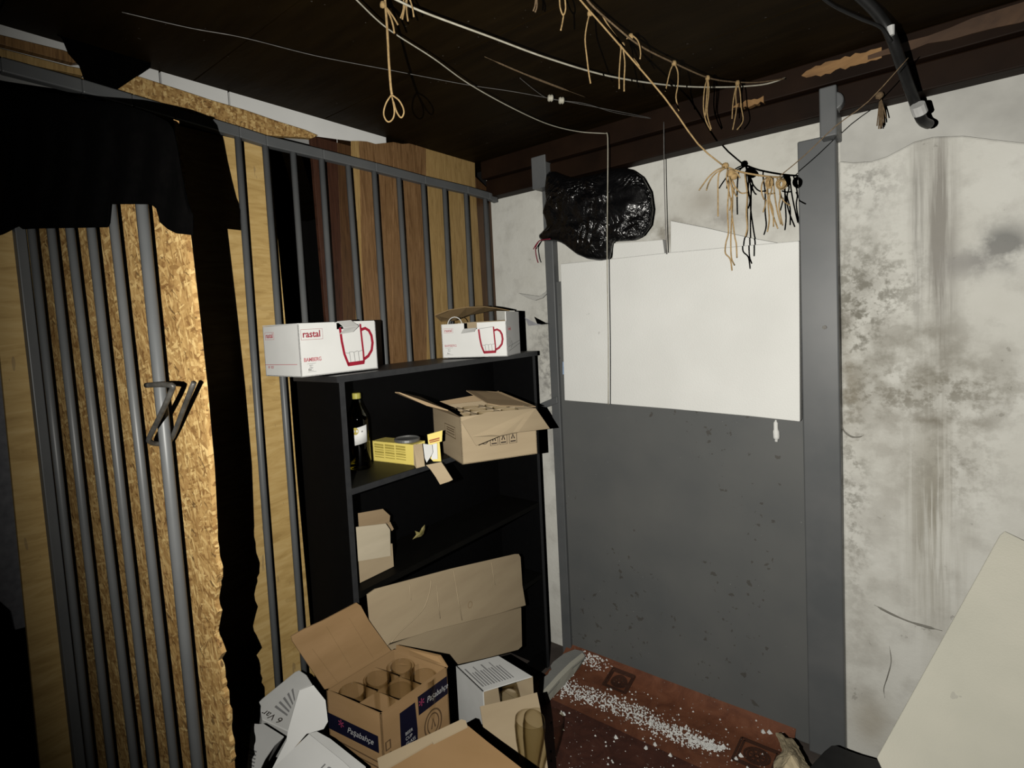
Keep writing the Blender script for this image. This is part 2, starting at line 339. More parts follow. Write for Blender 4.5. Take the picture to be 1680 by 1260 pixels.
def tag(o, label=None, cat=None, group=None, kind=None):
    if label: o['label'] = label
    if cat: o['category'] = cat
    if group: o['group'] = group
    if kind: o['kind'] = kind
    return o
def thing(name, label, cat, loc, group=None):
    o = bpy.data.objects.new(name, None); o.empty_display_size = .05; COL.objects.link(o); o.location = V(loc)
    return tag(o, label, cat, group)
def wloc(o):
    p = V(o.location)
    while o.parent: o = o.parent; p += V(o.location)
    return p
def part(name, mb, m, parent, label=None, smooth=False, bevel=0, kind=None):
    o = bpy.data.objects.new(name, mb.mesh(name, m, wloc(parent), smooth)); COL.objects.link(o); o.parent = parent
    if bevel:
        b = o.modifiers.new('bevel', 'BEVEL'); b.width = bevel; b.segments = 2; b.limit_method = 'ANGLE'
    return tag(o, label, kind=kind)
def single(name, mb, m, label=None, cat=None, group=None, kind=None, smooth=False, bevel=0):
    lo_ = V((sum(p.x for p in mb.v)/len(mb.v), sum(p.y for p in mb.v)/len(mb.v), min(p.z for p in mb.v)))
    o = bpy.data.objects.new(name, mb.mesh(name, m, lo_, smooth)); COL.objects.link(o); o.location = lo_
    if bevel:
        b = o.modifiers.new('bevel', 'BEVEL'); b.width = bevel; b.segments = 2; b.limit_method = 'ANGLE'
    return tag(o, label, cat, group, kind)
def struct(name, mb, m, bevel=0): return single(name, mb, m, kind='structure', bevel=bevel)
def text(s, fr, u, v, size, m, parent, name='lettering', shear=0, sx=1, rot=0, bold=0, label=None):
    c = bpy.data.curves.new('t', 'FONT'); c.body = s; c.size = size; c.extrude = .0002; c.shear = shear; c.offset = bold
    t = bpy.data.objects.new('t', c); COL.objects.link(t)
    me = bpy.data.meshes.new_from_object(t.evaluated_get(bpy.context.evaluated_depsgraph_get()))
    bpy.data.objects.remove(t); off = wloc(parent); cr, sr = cos(rot), sin(rot)
    for q in me.vertices:
        a = q.co.x*sx; b = q.co.y
        q.co = fr.at(u+a*cr-b*sr, v+a*sr+b*cr, .0007+q.co.z)-off
    me.materials.clear(); me.materials.append(m); o = bpy.data.objects.new(name, me); COL.objects.link(o); o.parent = parent
    return tag(o, label)
bpy.context.view_layer.update()

# ================================================================== THE ROOM
CEIL = 2.12
struct('floor', MB().cube(-1.5, 3.0, -3.4, .1, -.1, 0), soft('bare_concrete', (.05, .04, .035), (.09, .075, .065), 9, .85, .3))
struct('wall_back', MB().cube(-.07, 3.0, 0, .15, 0, CEIL+.1), M['plaster'])
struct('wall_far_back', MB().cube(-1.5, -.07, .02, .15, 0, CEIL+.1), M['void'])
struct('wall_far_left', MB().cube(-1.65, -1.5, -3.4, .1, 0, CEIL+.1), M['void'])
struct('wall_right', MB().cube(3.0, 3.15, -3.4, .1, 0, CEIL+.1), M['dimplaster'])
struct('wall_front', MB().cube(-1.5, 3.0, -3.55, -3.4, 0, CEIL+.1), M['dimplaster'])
cm = MB()
yy = -3.4
while yy < .1:
    cm.cube(-1.5, 3.0, yy, min(yy+.42, .1)-.004, CEIL, CEIL+.06); yy += .42
struct('ceiling', cm, M['ceil'])
# low masonry course of white blocks above the left partition
cm = MB()
ys = [-3.2, X((262, 118), -.05).y, X((375, 152), -.05).y, X((600, 232), -.05).y+.1]
for a, b in zip(ys, ys[1:]): cm.cube(-.20, -.05, a+.003, b-.003, 2.055, CEIL)
struct('wall_left', cm, M['plastergrey'].copy() if False else M['white'])
# timber lintel along the back wall: lower beam, then a ledge board with a broken bright edge
struct('trim_1', MB().cube(-.02, 3.0, -.07, 0, 1.972, 2.045), M['dark'], .004)
struct('trim_2', MB().cube(-.02, 3.0, -.10, 0, 2.046, CEIL), M['dark'], .003)
def jag(x0, x1, z0, z1, y, n=16, seed=1):
    rn = random.Random(seed); up = []; dn = []
    for i in range(n+1):
        t = i/n; x = x0+(x1-x0)*t; e = min(1, t*5)
        up.append((x, y, z1-(1-e)*(z1-z0)*.4+rn.uniform(-.004, .003))); dn.append((x, y, z0+(1-e)*(z1-z0)*.3+rn.uniform(-.004, .005)))
    return up+dn[::-1]
tb = MB(); tb.sheet(jag(1.175, 1.36, 2.076, 2.106, -.1012), .01); tb2_ = MB().sheet(jag(1.33, 3.0, 2.066, 2.112, -.103, 40, 3), .003)
tb.sheet(jag(.99, 1.075, 2.045, 2.062, -.1015, 10, 5), .02)
struct('trim_3', tb, M['tanwood'])
struct('trim_6', tb2_, plank_mat('brown_ledge_wood', (.03, .014, .006), (.055, .028, .013), (.08, .042, .02)))
# thick upper plaster edge: the lower coat ends in a wavy lip
lip = [(1376, 264), (1400, 266), (1430, 264), (1455, 256), (1478, 244), (1500, 232), (1530, 224), (1580, 222), (1630, 228), (1700, 236)]
tp = [Y(p, -.012) for p in lip]
tp2 = tp+[V((2.95, -.012, tp[-1].z)), V((2.95, -.012, .01)), V((Y((1388, 1240), -.012).x, -.012, .01))]
ug = [V((xbz, -.004, 1.80)) for xbz in ()]
struct('trim_5', MB().cube(Y((1378, 200), 0).x, 2.99, -.0035, -.0002, 1.70, 1.972), M['plastergrey'])  # greyer slab, the shading above the lip is put into its colour
struct('trim_4', MB().sheet(tp2, .0118), M['plaster'], .006)

# ---- loose lino on the floor, curling up against the steel door
lm = MB(); g = []
nx, ny = 60, 34
for j in range(ny):
    for i in range(nx):
        x = .262+i/(nx-1)*.85; t = j/(ny-1)
        if j < 8: y = -.024-.012*j; z = .036*((7-j)/7)**1.6+.004
        else: y = -.024-.012*7-(j-7)*.055; z = .004
        z += .0015*noise.noise(V((x*9, y*9, 0)))
        lm.v.append(V((x, y, max(z, .002))))
for j in range(ny-1):
    for i in range(nx-1):
        lm.f.append((j*nx+i, j*nx+i+1, (j+1)*nx+i+1, (j+1)*nx+i))
lino = thing('floor_covering', 'red-brown patterned lino on the floor, its edge curled up against the grey steel panel', 'floor covering', (.7, -.5, 0))
lo_m = MB(); lo_m.v = lm.v[:]; lo_m.f = [f for f in lm.f if f[0]//nx >= 11]
o = part('sheet', lo_m, M['lino'], lino, smooth=True)
lo_m = MB(); lo_m.v = lm.v[:]; lo_m.f = [f for f in lm.f if f[0]//nx < 11]
o = part('curled_border', lo_m, M['linoedge'], lino, 'lighter worn border strip along the door', smooth=True)
def floor_y(t): # height of the curl at distance t in front of the wall
    return .006+.036*max(0, (.108-t)/.084)**1.6 if t < .108 else .006
# square ornaments with a round rosette
orn = MB(); fl = Frame((0, 0, 0), (1, 0, 0), (0, 1, 0))
def orn_at(cx, cy, s):
    def P(u, v):
        y = cy+v; return V((cx+u, y, floor_y(-y)+.001))
    def line(pts, wd):
        for a, b in zip(pts, pts[1:]):
            a = V((*a, 0)); b = V((*b, 0)); t = (b-a).normalized(); nn = V((-t.y, t.x, 0))*wd/2
            orn.prism([P(*(q.xy)) for q in (a+nn, b+nn, b-nn, a-nn)], (0, 0, .0015))
    for k in (1, .84):
        h = s*k; line([(-h, -h), (h, -h), (h, h), (-h, h), (-h, -h)], .007)
    for r in (.62, .46): line([(s*r*cos(a*pi/10), s*r*sin(a*pi/10)) for a in range(21)], .007)
    for a in range(8):
        q = a*pi/4; line([(s*.1*cos(q), s*.1*sin(q)), (s*.36*cos(q), s*.36*sin(q))], .008)
for ox, oy, os_ in ((.527, -.098, .046), (1.03, -.18, .058)):
    orn = MB(); orn_at(ox, oy, os_); part('ornament', orn, M['linopat'], lino, 'dark embossed rosette in a square frame')
# pale crumbs of polystyrene
cr = MB()
def crumb(p, r):
    q = [V(p)+V((random.uniform(-1, 1), random.uniform(-1, 1), random.uniform(-.3, 1)))*r for _ in range(4)]
    top = V(p)+V((0, 0, r*1.2)); cs = [V(p)+V((r*cos(a)*random.uniform(.6, 1.2), r*sin(a)*random.uniform(.6, 1.2), 0)) for a in (0, 1.3, 2.5, 3.8, 5)]
    cr.add(cs+[top], [(i, (i+1) % 5, 5) for i in range(5)]+[(4, 3, 2, 1, 0)])
line = [(905, 1118, 10), (930, 1130, 26), (965, 1142, 20), (1010, 1157, 26), (1050, 1172, 26), (1085, 1195, 22), (1120, 1205, 22), (1150, 1218, 14), (1180, 1228, 9)]
for i in range(1500):
    k = random.random()*(len(line)-1); a = line[int(k)]; b = line[min(int(k)+1, len(line)-1)]; f = k-int(k)
    sp = a[2]+(b[2]-a[2])*f
    q = Z((a[0]+(b[0]-a[0])*f+random.gauss(0, 8), a[1]+(b[1]-a[1])*f+random.gauss(0, sp*.36)), .006)
    if q.y < -.03 and q.x < 1.11: crumb(V((q.x, q.y, floor_y(-q.y))), random.uniform(.0015, .0048))
for i in range(260):
    q = Z((965+random.gauss(0, 14)+(i % 3)*10, 1084+random.gauss(0, 5)+(i % 3)*4), .008)
    if q.y < -.03: crumb(V((q.x, q.y, floor_y(-q.y))), random.uniform(.002, .005))
for i in range(330):
    q = Z((random.uniform(895, 1300), random.uniform(1120, 1330)), .006)
    if q.y < -.04 and q.x < 1.11: crumb(V((q.x, q.y, floor_y(-q.y))), random.choice((.0012, .0016, .002, .004)))
for (x, y) in ((1215, 1240), (1208, 1246), (1160, 1214), (1187, 1225), (1060, 1228), (1075, 1222), (1100, 1240), (1010, 1210), (921, 1170), (925, 1172), (1252, 1206), (1262, 1208)):
    q = Z((x, y), .006); crumb(V((q.x, q.y, floor_y(-q.y))), .009)
single('polystyrene_crumbs', cr, M['eps'], 'band of white polystyrene crumbs scattered along the lino at the foot of the steel panel', 'crumbs', kind='stuff')

# ================================================================== STEEL DOOR PANEL AND POSTS
xd0, xd1 = Y((931, 1063), 0).x, Y((1388, 1240), 0).x
door = thing('steel_door', 'large plain grey steel door panel with rust specks, in a grey frame against the back wall', 'door', (.7, -.02, 0))
part('panel', MB().cube(xd0+.035, 1.15, -.024, -.002, .004, 1.58), M['door'], door, bevel=.002)
pm = MB().cube(xd0, xd0+.04, -.04, -.001, .0, 2.05)
pm.cube(xd0-.004, xd0+.062, -.104, -.001, 1.95, 2.075)
part('frame_post', pm, M['grey'], door, bevel=.003)
xa = Y((1313, 500), -.05).x; xb = Y((1374, 400), -.05).x; xc = Y((1345, 200), -.05).x
pm = MB().cube(xa, xb, -.05, -.001, .0, 1.918).cube(Y((1344, 190), -.106).x, Y((1373, 190), -.106).x, -.106, -.001, 1.900, Y((1355, 142), -.106).z)
dc = Y((1366, 166), -.102); pm.lathe([(.0, 0), (.026, 0), (.026, .05), (0, .05)], dc, (0, 1, 0), 24)
part('frame_post', pm, M['grey'], door, bevel=.004)
sb = MB(); p0 = Y((1353, 537), -.052); sb.lathe([(0, -.006), (.006, -.006), (.006, 0), (0, 0)], p0, (0, 1, 0), 10)
part('bolt', sb, M['iron'], door)
lb = MB(); a = Y((886, 662), -.045); b = Y((914, 650), -.045); lb.prism([a, b, b+V((0, 0, -.03)), a+V((0, 0, -.026))], (0, .02, 0))
part('latch_bar', lb, M['grey'], door, 'short grey bar reaching left from the frame post', bevel=.003)
# white drip of foam on the panel
dm = MB(); q = Y((1273, 700), -.026); dm.tube([q+V((0, 0, .022)), q+V((0, -.002, 0)), q+V((.001, -.002, -.03)), q+V((0, 0, -.048))], [.003, .007, .010, .005], 8, 4)
single('foam_drip', dm, M['eps'], 'small white drip of foam stuck on the grey steel panel below the white sheet', 'foam drip', smooth=True)
# pale plaster peel beside the post
pk = MB(); P = [Y(p, -.004) for p in ((853, 481), (862, 486), (870, 490), (880, 493), (892, 489), (900, 481), (902, 470), (897, 479), (887, 486), (872, 484))]
pk.prism(P, (0, -.012, 0)); single('plaster_peel', pk, M['plastergrey'], 'curved peeling flap of plaster on the wall above the right mug box', 'plaster flake', bevel=.002)
for lab_, pc, rr_ in (('long thin curved crack in the stained wall plaster left of the leaning white board', ((1434, 992), (1460, 1006), (1490, 1019), (1520, 1028), (1546, 1035)), [.0006, .0035, .0025, .004, .001]),
                      ('short hooked crack in the stained wall plaster beside the right door post', ((1380, 692), (1384, 706), (1396, 716), (1410, 717), (1418, 713)), [.001, .002, .003, .002, .0005]),
                      ('thin wavy crack low in the stained wall plaster', ((1459, 1060), (1462, 1085), (1456, 1110), (1450, 1130), (1452, 1145)), [.0005, .0012, .0016, .0012, .0005])):
    single('plaster_crack', MB().tube([Y(q_, -.0118) for q_ in pc], rr_, 6, 4), M['plastercrack'], lab_, 'crack', smooth=True)
bp = MB(); P = [Y(p, -.045) for p in ((924, 593), (931, 599), (930, 603), (925, 601), (926, 614), (924, 614))]
bp.prism(P, (0, -.004, 0)); single('plastic_scrap', bp, M['blueplastic'], 'tiny pale blue scrap of plastic caught at the left edge of the white sheet', 'plastic scrap')

# ---- polystyrene sheets in front of the door
es = MB(); P = [Y(p, -.075) for p in ((919, 433), (1000, 425), (1100, 414), (1200, 405), (1311, 395), (1312, 560), (1312.5, 692), (1230, 683), (1100, 671), (1000, 663), (926, 657))]
es.prism(P, (0, .04, 0)); single('polystyrene_sheet', es, M['eps'], 'big white polystyrene sheet standing upright across the top of the grey steel panel', 'polystyrene sheet', bevel=.003)
es = MB(); P = [Y(p, -.04) for p in ((1006, 399), (1050, 396), (1087, 393), (1092, 430), (1004, 440))]
es.prism(P, (0, .03, 0)); single('polystyrene_offcut', es, M['eps'], 'short white polystyrene offcut behind the big sheet, beside the black bag', 'polystyrene offcut', bevel=.002)
es = MB(); P = [Y(p, -.035) for p in ((1100, 362), (1160, 374), (1230, 390), (1290, 401), (1312, 404), (1312, 425), (1100, 440))]
es.prism(P, (0, .03, 0)); single('polystyrene_offcut', es, M['eps'], 'wedge shaped white polystyrene offcut behind the big sheet, under the knotted twine', 'polystyrene offcut', bevel=.002)
# white board leaning on the right wall
a, b, c_ = D((1438, 1243), 1.42), D((1646, 872), 1.46), D((1640, 1420), 1.22)
nb = (b-a).cross(c_-a)
es = MB().sheet([on(q, a, nb) for q in ((1438, 1243), (1640, 878), (1648, 871), (1800, 945), (1800, 1420), (1520, 1420))], .022)
single('polystyrene_board', es, M['epsold'], 'yellowed white board leaning at an angle against the stained wall on the right', 'board', bevel=.002)

# ================================================================== LEFT PARTITION
gr = thing('bar_grille', 'fixed grey steel bar grille with a long sloping top rail behind the shelf', 'grille', (0, -.7, 1.3))
rail = MB(); pts = [(0, 108), (133, 143), (215, 167), (283, 187), (390, 218), (434, 232), (527, 254), (613, 275), (694, 296), (764, 312), (800, 322)]
rp = [X(p, 0) for p in pts]; rp = [V((0, rp[0].y-.9, rp[0].z))]+rp+[V((0, -.03, 1.966))]
for a, b in zip(rp, rp[1:]): rail.prism([a+V((.012, 0, .015)), b+V((.012, 0, .015)), b+V((.012, 0, -.015)), a+V((.012, 0, -.015))], (-.024, 0, 0))
part('top_rail', rail, M['grey'], gr, bevel=.003)
for (a, b) in (((390, 222), (456, 1120)), ((434.9, 237), (494, 1030)), ((480.3, 245), (500.6, 524.7)), ((527.4, 259), (543.9, 524.7)), ((571, 270), (591.3, 517.7)), ((613.7, 280), (632, 584)),
               ((654, 291), (672, 580)), ((694, 301), (709, 577)), ((729, 308), (737, 504)), ((764, 315), (773, 507)), ((795.6, 322), (805, 514))):
    p = X(a, 0); q = X(b, 0); d = (q-p)/(p.z-q.z); d.x = 0
    yb = p.y*.5+q.y*.5
    part('bar', MB().tube([p+V((0, 0, 0)), p+d*(p.z-.005)*1.0 if False else V((0, p.y+(q.y-p.y)*.9, 1.0)), V((0, p.y+(q.y-p.y)*1.0, .005))], .0098, 10), M['grey'], gr, smooth=True)

# plywood sheets behind the grille
P = [X(p, -.05) for p in ((300, 200), (389, 208), (441, 235), (468, 525), (487, 780), (509, 1024), (526, 1260))]
P = [V((-.05, -1.52, 1.99))]+[V((-.05, X((441, 235), -.05).y, 1.99)), X((441, 235), -.05), X((468, 525), -.05), X((487, 780), -.05), X((509, 1024), -.05), V((-.05, X((509, 1024), -.05).y+.004, .005)), V((-.05, -1.52, .005))]
single('plywood_sheet', MB().prism(P, (-.015, 0, 0)), M['ply'], 'pale plywood sheet behind the grille bars between the chipboard and the dark gap', 'plywood sheet', bevel=.002)
yl0, yl1 = X((34, 900), -.05).y, X((52, 1043), -.05).y
single('plywood_sheet', MB().prism([V((-.05, yl0, 1.99)), V((-.05, -1.56, 1.99)), V((-.05, -1.56, .005)), V((-.05, yl1-.01, .005))], (-.015, 0, 0)), M['ply'], 'pale plywood strip at the far left behind the gate hinge post', 'plywood sheet', bevel=.002)
gp = [X(p, -.10) for p in ((-80, 560), (60, 560), (60, 1020), (47, 1028), (25, 1034), (18, 1003), (0, 987), (-80, 940))]
single('painted_board', MB().prism(gp, (-.02, 0, 0)), M['ironpale'], 'grey painted board behind the plywood at the far left edge, with a broken lower edge', 'board', bevel=.002)
# chipboard strip above the rail
P = [(130, 128), (225, 125), (300, 149), (345, 164), (400, 180), (455, 199), (500, 213), (521, 222), (512, 227), (505, 226), (440, 222), (400, 228), (345, 210), (250, 180), (130, 160)]
single('chipboard_strip', MB().prism([X(p, -.030) for p in P], (-.018, 0, 0)), M['osb'], 'rough chipboard strip above the grey rail, under the white blocks', 'chipboard strip')
for nm, lab, P, mm in (('timber_batten', 'brown timber batten under the white blocks at the top left corner, upper of two', [(-60, 40), (0, 57), (102, 82), (132, 93), (132, 102), (120, 103), (0, 72), (-60, 57)], M['tanwood']),
                       ('timber_batten', 'pale timber batten just above the grey rail at the top left corner, lower of two', [(-60, 62), (0, 79), (110, 108), (136, 113), (136, 124), (112, 119), (0, 96), (-60, 80)], M['oakyel'])):
    single(nm, MB().prism([X(p, -.030 if 'upper' in lab else -.022) for p in P], (-.02, 0, 0)), mm, lab, 'batten', bevel=.001)
# old boards behind the right half of the grille
def board(top, bot, m, lab, x=-.045, zb=.9, nm='wood_board'):
    tops = [X(p, x) for p in top]; l0, l1 = X(bot[0], x), X(bot[1], x)
    def ext(t, b_): k = (t.z-zb)/(t.z-b_.z); q = t+(b_-t)*k; return V((x, q.y, zb))
    P = tops+[ext(tops[-1], l1), ext(tops[0], l0)]
    return single(nm, MB().prism(P, (-.014, 0, 0)), m, lab, 'board', bevel=.001)
board([(510, 222), (553, 228)], [(534, 510), (563, 510)], M['redbrown'], 'dark red-brown board next to the black gap behind the grille', -.050)
board([(553, 228), (576, 231)], [(563, 510), (584, 510)], M['oakdk'], 'narrow dark board with pale scratches behind the grille', -.050)
board([(576, 231), (590, 231)], [(584, 510), (596, 510)], M['oakyel'], 'very narrow yellowish wood strip behind the grille, left of the oak boards', -.048)
board([(590, 231), (602, 232), (616, 236), (646, 233)], [(596, 510), (644, 510)], M['oak'], 'brown oak board with rough top edge behind the grille, left one of the two', -.045)
board([(646, 233), (660, 236), (675, 235), (699, 236)], [(644, 510), (700, 510)], M['oak'], 'brown oak board behind the grille, right one of the two', -.043)
board([(699, 237), (715, 236), (740, 243), (765, 254), (779, 264), (780, 300)], [(700, 510), (793, 510)], M['oakyel'], 'wide yellow oak board with a broken top corner behind the grille', -.045)
board([(780, 290), (823, 331)], [(793, 510), (829, 510)], M['oakdk'], 'dark brown board filling the corner behind the last grille bars', -.050)

# ---- gate leaf standing ajar, with the chipboard sheet fixed behind it
GA, GB = V((.471, -1.651, 0)), V((-.039, -1.724, 0)); GD = (GA-GB).normalized(); GN = V((GD.y, -GD.x, 0))
def G(p, off=0): return on(p, GB+GN*off, GN)
gate = thing('bar_gate', 'grey steel bar gate standing ajar at the left in front of the chipboard sheet', 'gate', (.2, -1.69, .02))
ztop = 1.785
for a, b in (((233, 340), (324, 1255)), ((187, 370), (286, 1255)), ((150, 378), (249.5, 1255)), ((115, 378), (221, 1255)), ((84, 378), (183, 1255)), ((51.5, 378), (149.5, 1255))):
    p, q = G(a), G(b); d = (q-p)/(p.z-q.z); p2 = p-d*(ztop-.02-p.z); q2 = q+d*(q.z-.05)
    wob = V((.0012*sin(p.x*40), 0, 0))
    part('bar', MB().tube([p2, (p*.5+q*.5)+wob, q2], .0078 if a[0] < 230 else .0098, 12), M['grey'], gate, smooth=True)
p, q = G((22, 378)), G((121, 1255)); d = (q-p)/(p.z-q.z); p2 = p-d*(ztop-p.z); q2 = q+d*(q.z-.02)
part('hinge_post', MB().prism([p2-GD*.009, p2+GD*.009, q2+GD*.009, q2-GD*.009], -GN*.02), M['grey'], gate, bevel=.002)
e0, e1 = p2, G((233, 340))
part('top_bar', MB().box(V((p2.x, p2.y, ztop-.012))-GD*.009, GD*((e1-e0).dot(GD)+.02), -GN*.018, (0, 0, .018)), M['grey'], gate, bevel=.002)
part('bottom_bar', MB().box(V((q2.x, q2.y, .03))-GD*.009, GD*.72, -GN*.018, (0, 0, .018)), M['grey'], gate, bevel=.002)
rgt = [(293, 196), (297, 240), (306, 300), (312.5, 381), (326, 500), (341, 640), (352.5, 770), (356, 840), (358, 880), (360, 900), (364, 925), (364.5, 950), (361, 985), (363, 1005), (359, 1028), (361, 1045), (370, 1073), (366, 1085), (373, 1123), (375, 1145), (381, 1176), (379, 1195), (386, 1225), (387, 1260)]
pts = []
rn = random.Random(4)
for i in range(len(rgt)-1):
    a, b = rgt[i], rgt[i+1]; k = max(1, int((b[1]-a[1])/7)) if a[1] > 800 else 1
    for j in range(k):
        t = j/k; pts.append((a[0]+(b[0]-a[0])*t+(rn.uniform(-1.6, 2.4) if a[1] > 840 else 0), a[1]+(b[1]-a[1])*t))
R3 = [G((p[0]-8, p[1]), -.034) for p in pts]; last = R3[-1]
lf_t, lf_b = G((18, 300), -.034), G((122, 1260), -.034)
P = [V((lf_t.x, lf_t.y, 1.80))]+R3+[V((last.x+.02*GD.x, last.y, .0)), V((lf_b.x+.12*GD.x, lf_b.y+.12*GD.y, .0))]
osb = single('chipboard_sheet', MB().prism(P, -GN*.009), M['osb'], 'tall chipboard sheet with a ragged right edge standing right behind the gate bars', 'chipboard sheet')
# bent iron hook round the last gate bar
hp = [G((240, 632), .035), G((262, 631), .04), G((279, 632), .04), G((283, 637), .038), G((264, 680), .03), G((245, 718), .02), G((247, 725), .012), G((256, 728), .0), G((272, 727), -.014), G((283, 717), -.014), G((300, 674), .0), G((318, 628), .012)]
single('iron_hook', MB().tube(hp, .0042, 10, 3), M['iron'], 'bent iron rod hooked in a zigzag around the last gate bar', 'hook', smooth=True)

# ================================================================== SHELF
sx0, sx1 = .045, .248; sy0, sy1 = -1.112, -.155; T = .018; ST = 1.304
shelf = thing('bookcase', 'black open bookcase standing against the grille in the corner', 'bookcase', ((sx0+sx1)/2, (sy0+sy1)/2, 0))
part('top_board', MB().cube(sx0-.005, sx1+.004, sy0-.008, sy1+.012, ST-T, ST), M['blacktop'], shelf, bevel=.0015)
part('side_panel', MB().cube(sx0, sx1, sy0, sy0+T, 0, ST-T), M['black'], shelf)
part('side_panel', MB().cube(sx0, sx1, sy1-T, sy1, 0, ST-T), M['black'], shelf)
part('back_panel', MB().cube(sx0, sx0+.004, sy0+T, sy1-T, .05, ST-T), M['black'], shelf)
for zz in (.990, .695, .40): part('shelf_board', MB().cube(sx0+.004, sx1-.002, sy0+T, sy1-T, zz-T, zz), M['blackshade'] if zz < .9 else M['blacklit'], shelf)
part('plinth', MB().cube(sx1-.02, sx1-.006, sy0+T, sy1-T, 0, .07), M['black'], shelf)
for nm, y0, y1, z0, z1 in (('edge_band', sy0, sy0+T, 0, ST-T), ('edge_band', sy1-T, sy1, 0, ST-T), ('edge_band', sy0-.008, sy1+.012, ST-T, ST-.001), ('edge_band', sy0+T, sy1-T, .990-T, .989), ('edge_band', sy0+T, sy1-T, .695-T, .694), ('edge_band', sy0+T, sy1-T, .40-T, .399)):
    xx = sx1+.004 if y0 < sy0 else (sx1 if z1 > ST-T-.01 or z0 == 0 else sx1-.002)
    part(nm, MB().cube(xx, xx+.0008, y0, y1, z0, z1), M['blackshade'] if z1 < .8 and z0 > .1 else M['blackedge'], shelf)

# ---- box helper
class BX:
    def __init__(s, x, y, t, w_, d_, h_, z0):
        s.ex = V((cos(t), sin(t), 0)); s.ey = V((-sin(t), cos(t), 0)); s.o = V((x, y, z0)); s.w, s.d, s.h = w_, d_, h_; s.k = V((0, 0, 1))
    def P(s, a, b, c): return s.o+s.ex*a*s.w+s.ey*b*s.d+s.k*c*s.h
    def c(s): return s.P(.5, .5, 0)
    def front(s): return Frame(s.P(0, 0, 0), s.ex, s.k)
    def left(s): return Frame(s.P(0, 1, 0), -s.ey, s.k)
    def right(s): return Frame(s.P(1, 0, 0), s.ey, s.k)
    def wall(s, side, th=.003, h0=0, h1=1, notch=None):
        a = {'f': (s.P(0, 0, 0), s.ex*s.w, s.ey*th), 'b': (s.P(0, 1, 0), s.ex*s.w, -s.ey*th), 'l': (s.P(0, 0, 0), s.ey*s.d, s.ex*th), 'r': (s.P(1, 0, 0), s.ey*s.d, -s.ex*th)}[side]
        m = MB(); o, u, t = a; z0 = s.k*s.h*h0; z1 = s.k*s.h*h1
        if notch:
            n0, n1, nd = notch
            m.prism([o+z0, o+u+z0, o+u+z1, o+u*n1+z1, o+u*n1+z1-s.k*nd, o+u*n0+z1-s.k*nd, o+u*n0+z1, o+z1], t)
        else: m.prism([o+z0, o+u+z0, o+u+z1, o+z1], t)
        return m
    def bottom(s, th=.003): return MB().box(s.P(0, 0, 0), s.ex*s.w, s.ey*s.d, (0, 0, th))
def merge(*ms):
    r = MB()
    for m in ms: r.add(m.v, m.f)
    return r

def mug(fr, u, v, k, parent, mred, lw=.007):
    # beer mug outline printed on the face, u,v = lower left corner
    q = lambda *p: [(u+a*k, v+b*k) for a, b in p]
    m = MB(); m.ribbon(fr, q((.02, .93), (.05, .6), (.10, .3), (.20, .03)), lw)
    m.ribbon(fr, q((.62, 1.0), (.64, .6), (.66, .3), (.66, .05)), lw*.8)
    m.ribbon(fr, q((.18, .045), (.67, .06)), lw*1.5)
    m.ribbon(fr, q((.64, .86), (.76, .89), (.87, .83), (.94, .70), (.96, .52), (.92, .34), (.80, .20), (.66, .13)), lw*1.15)
    part('mug_print', m, mred, parent, 'dark red outline of a beer mug')
    m = MB(); m.ribbon(fr, q((.02, .95), (.62, 1.0)), .0014)
    m.ribbon(fr, q((.12, .33), (.22, .31), (.26, .34), (.35, .34), (.37, .32), (.48, .35), (.52, .33), (.64, .36)), .0012)
    for a in (.25, .38, .51): m.ribbon(fr, q((a, .32), (a+.02, .08)), .0012)
    part('mug_print', m, M['inkgrey'], parent, 'thin grey facet lines of the mug')
def logo(fr, u, v, wd, parent, m=None, big=True):
    m = m or M['red']
    text('rastal', fr, u+wd*.06, v+wd*.10, wd*.385, m, parent, bold=wd*.006)
    h = wd*.42; b = MB().ribbon(fr, [(u, v), (u+wd, v), (u+wd, v+h), (u, v+h)], max(.0008, wd*.012), closed=True)
    part('logo_frame', b, m, parent)

# ---- left mug box
b1 = BX(.202, -1.196, radians(88.1), .256, .188, .140, ST+.004)
t1 = thing('mug_box', 'closed white mug box overhanging the left end of the bookcase top', 'box', b1.c())
body = merge(b1.wall('f', notch=(.47, .68, .018)), b1.wall('l'), b1.wall('r'), b1.wall('b'), b1.bottom())
part('body', body, M['white'], t1)
part('lid', MB().prism([b1.P(0, .02, 1), b1.P(.46, .02, 1), b1.P(.46, .1, 1), b1.P(.7, .1, 1), b1.P(.7, .02, 1), b1.P(1, .02, 1), b1.P(1, 1, 1.01), b1.P(0, 1, 1.01)], (0, 0, .0025)), M['white'], t1)
fr = b1.front()
tabm = MB().prism([fr.at(.122, .143, .002), fr.at(.168, .145, .002), fr.at(.180, .128, .02), fr.at(.133, .124, .02)], (0, 0, .001))
tabm.prism([fr.at(.133, .124, .02), fr.at(.180, .128, .02), fr.at(.168, .112, .008), fr.at(.124, .108, .006)], fr.n*.001)
part('tuck_tab', tabm, M['paper'], t1, 'small crumpled white tab sticking out of the slot')
logo(fr, .007, .098, .066, t1); text('BAMBERG', fr, .010, .040, .0145, M['redpale'], t1, sx=.85, bold=.0002)
mug(fr, .128, .016, .118, t1, M['red'], .0075)
lm_ = MB()
for v0, w0 in ((.034, .026), (.012, .026)): lm_.ribbon(fr, [(.02, v0), (.02+w0, v0)], .0008)
part('print_lines', lm_, M['inkgrey'], t1)
text('0,5 l\nGlas', fr, .026, .027, .006, M['inkgrey'], t1); text('6x...', fr, .022, .015, .0095, M['inkdark'], t1)
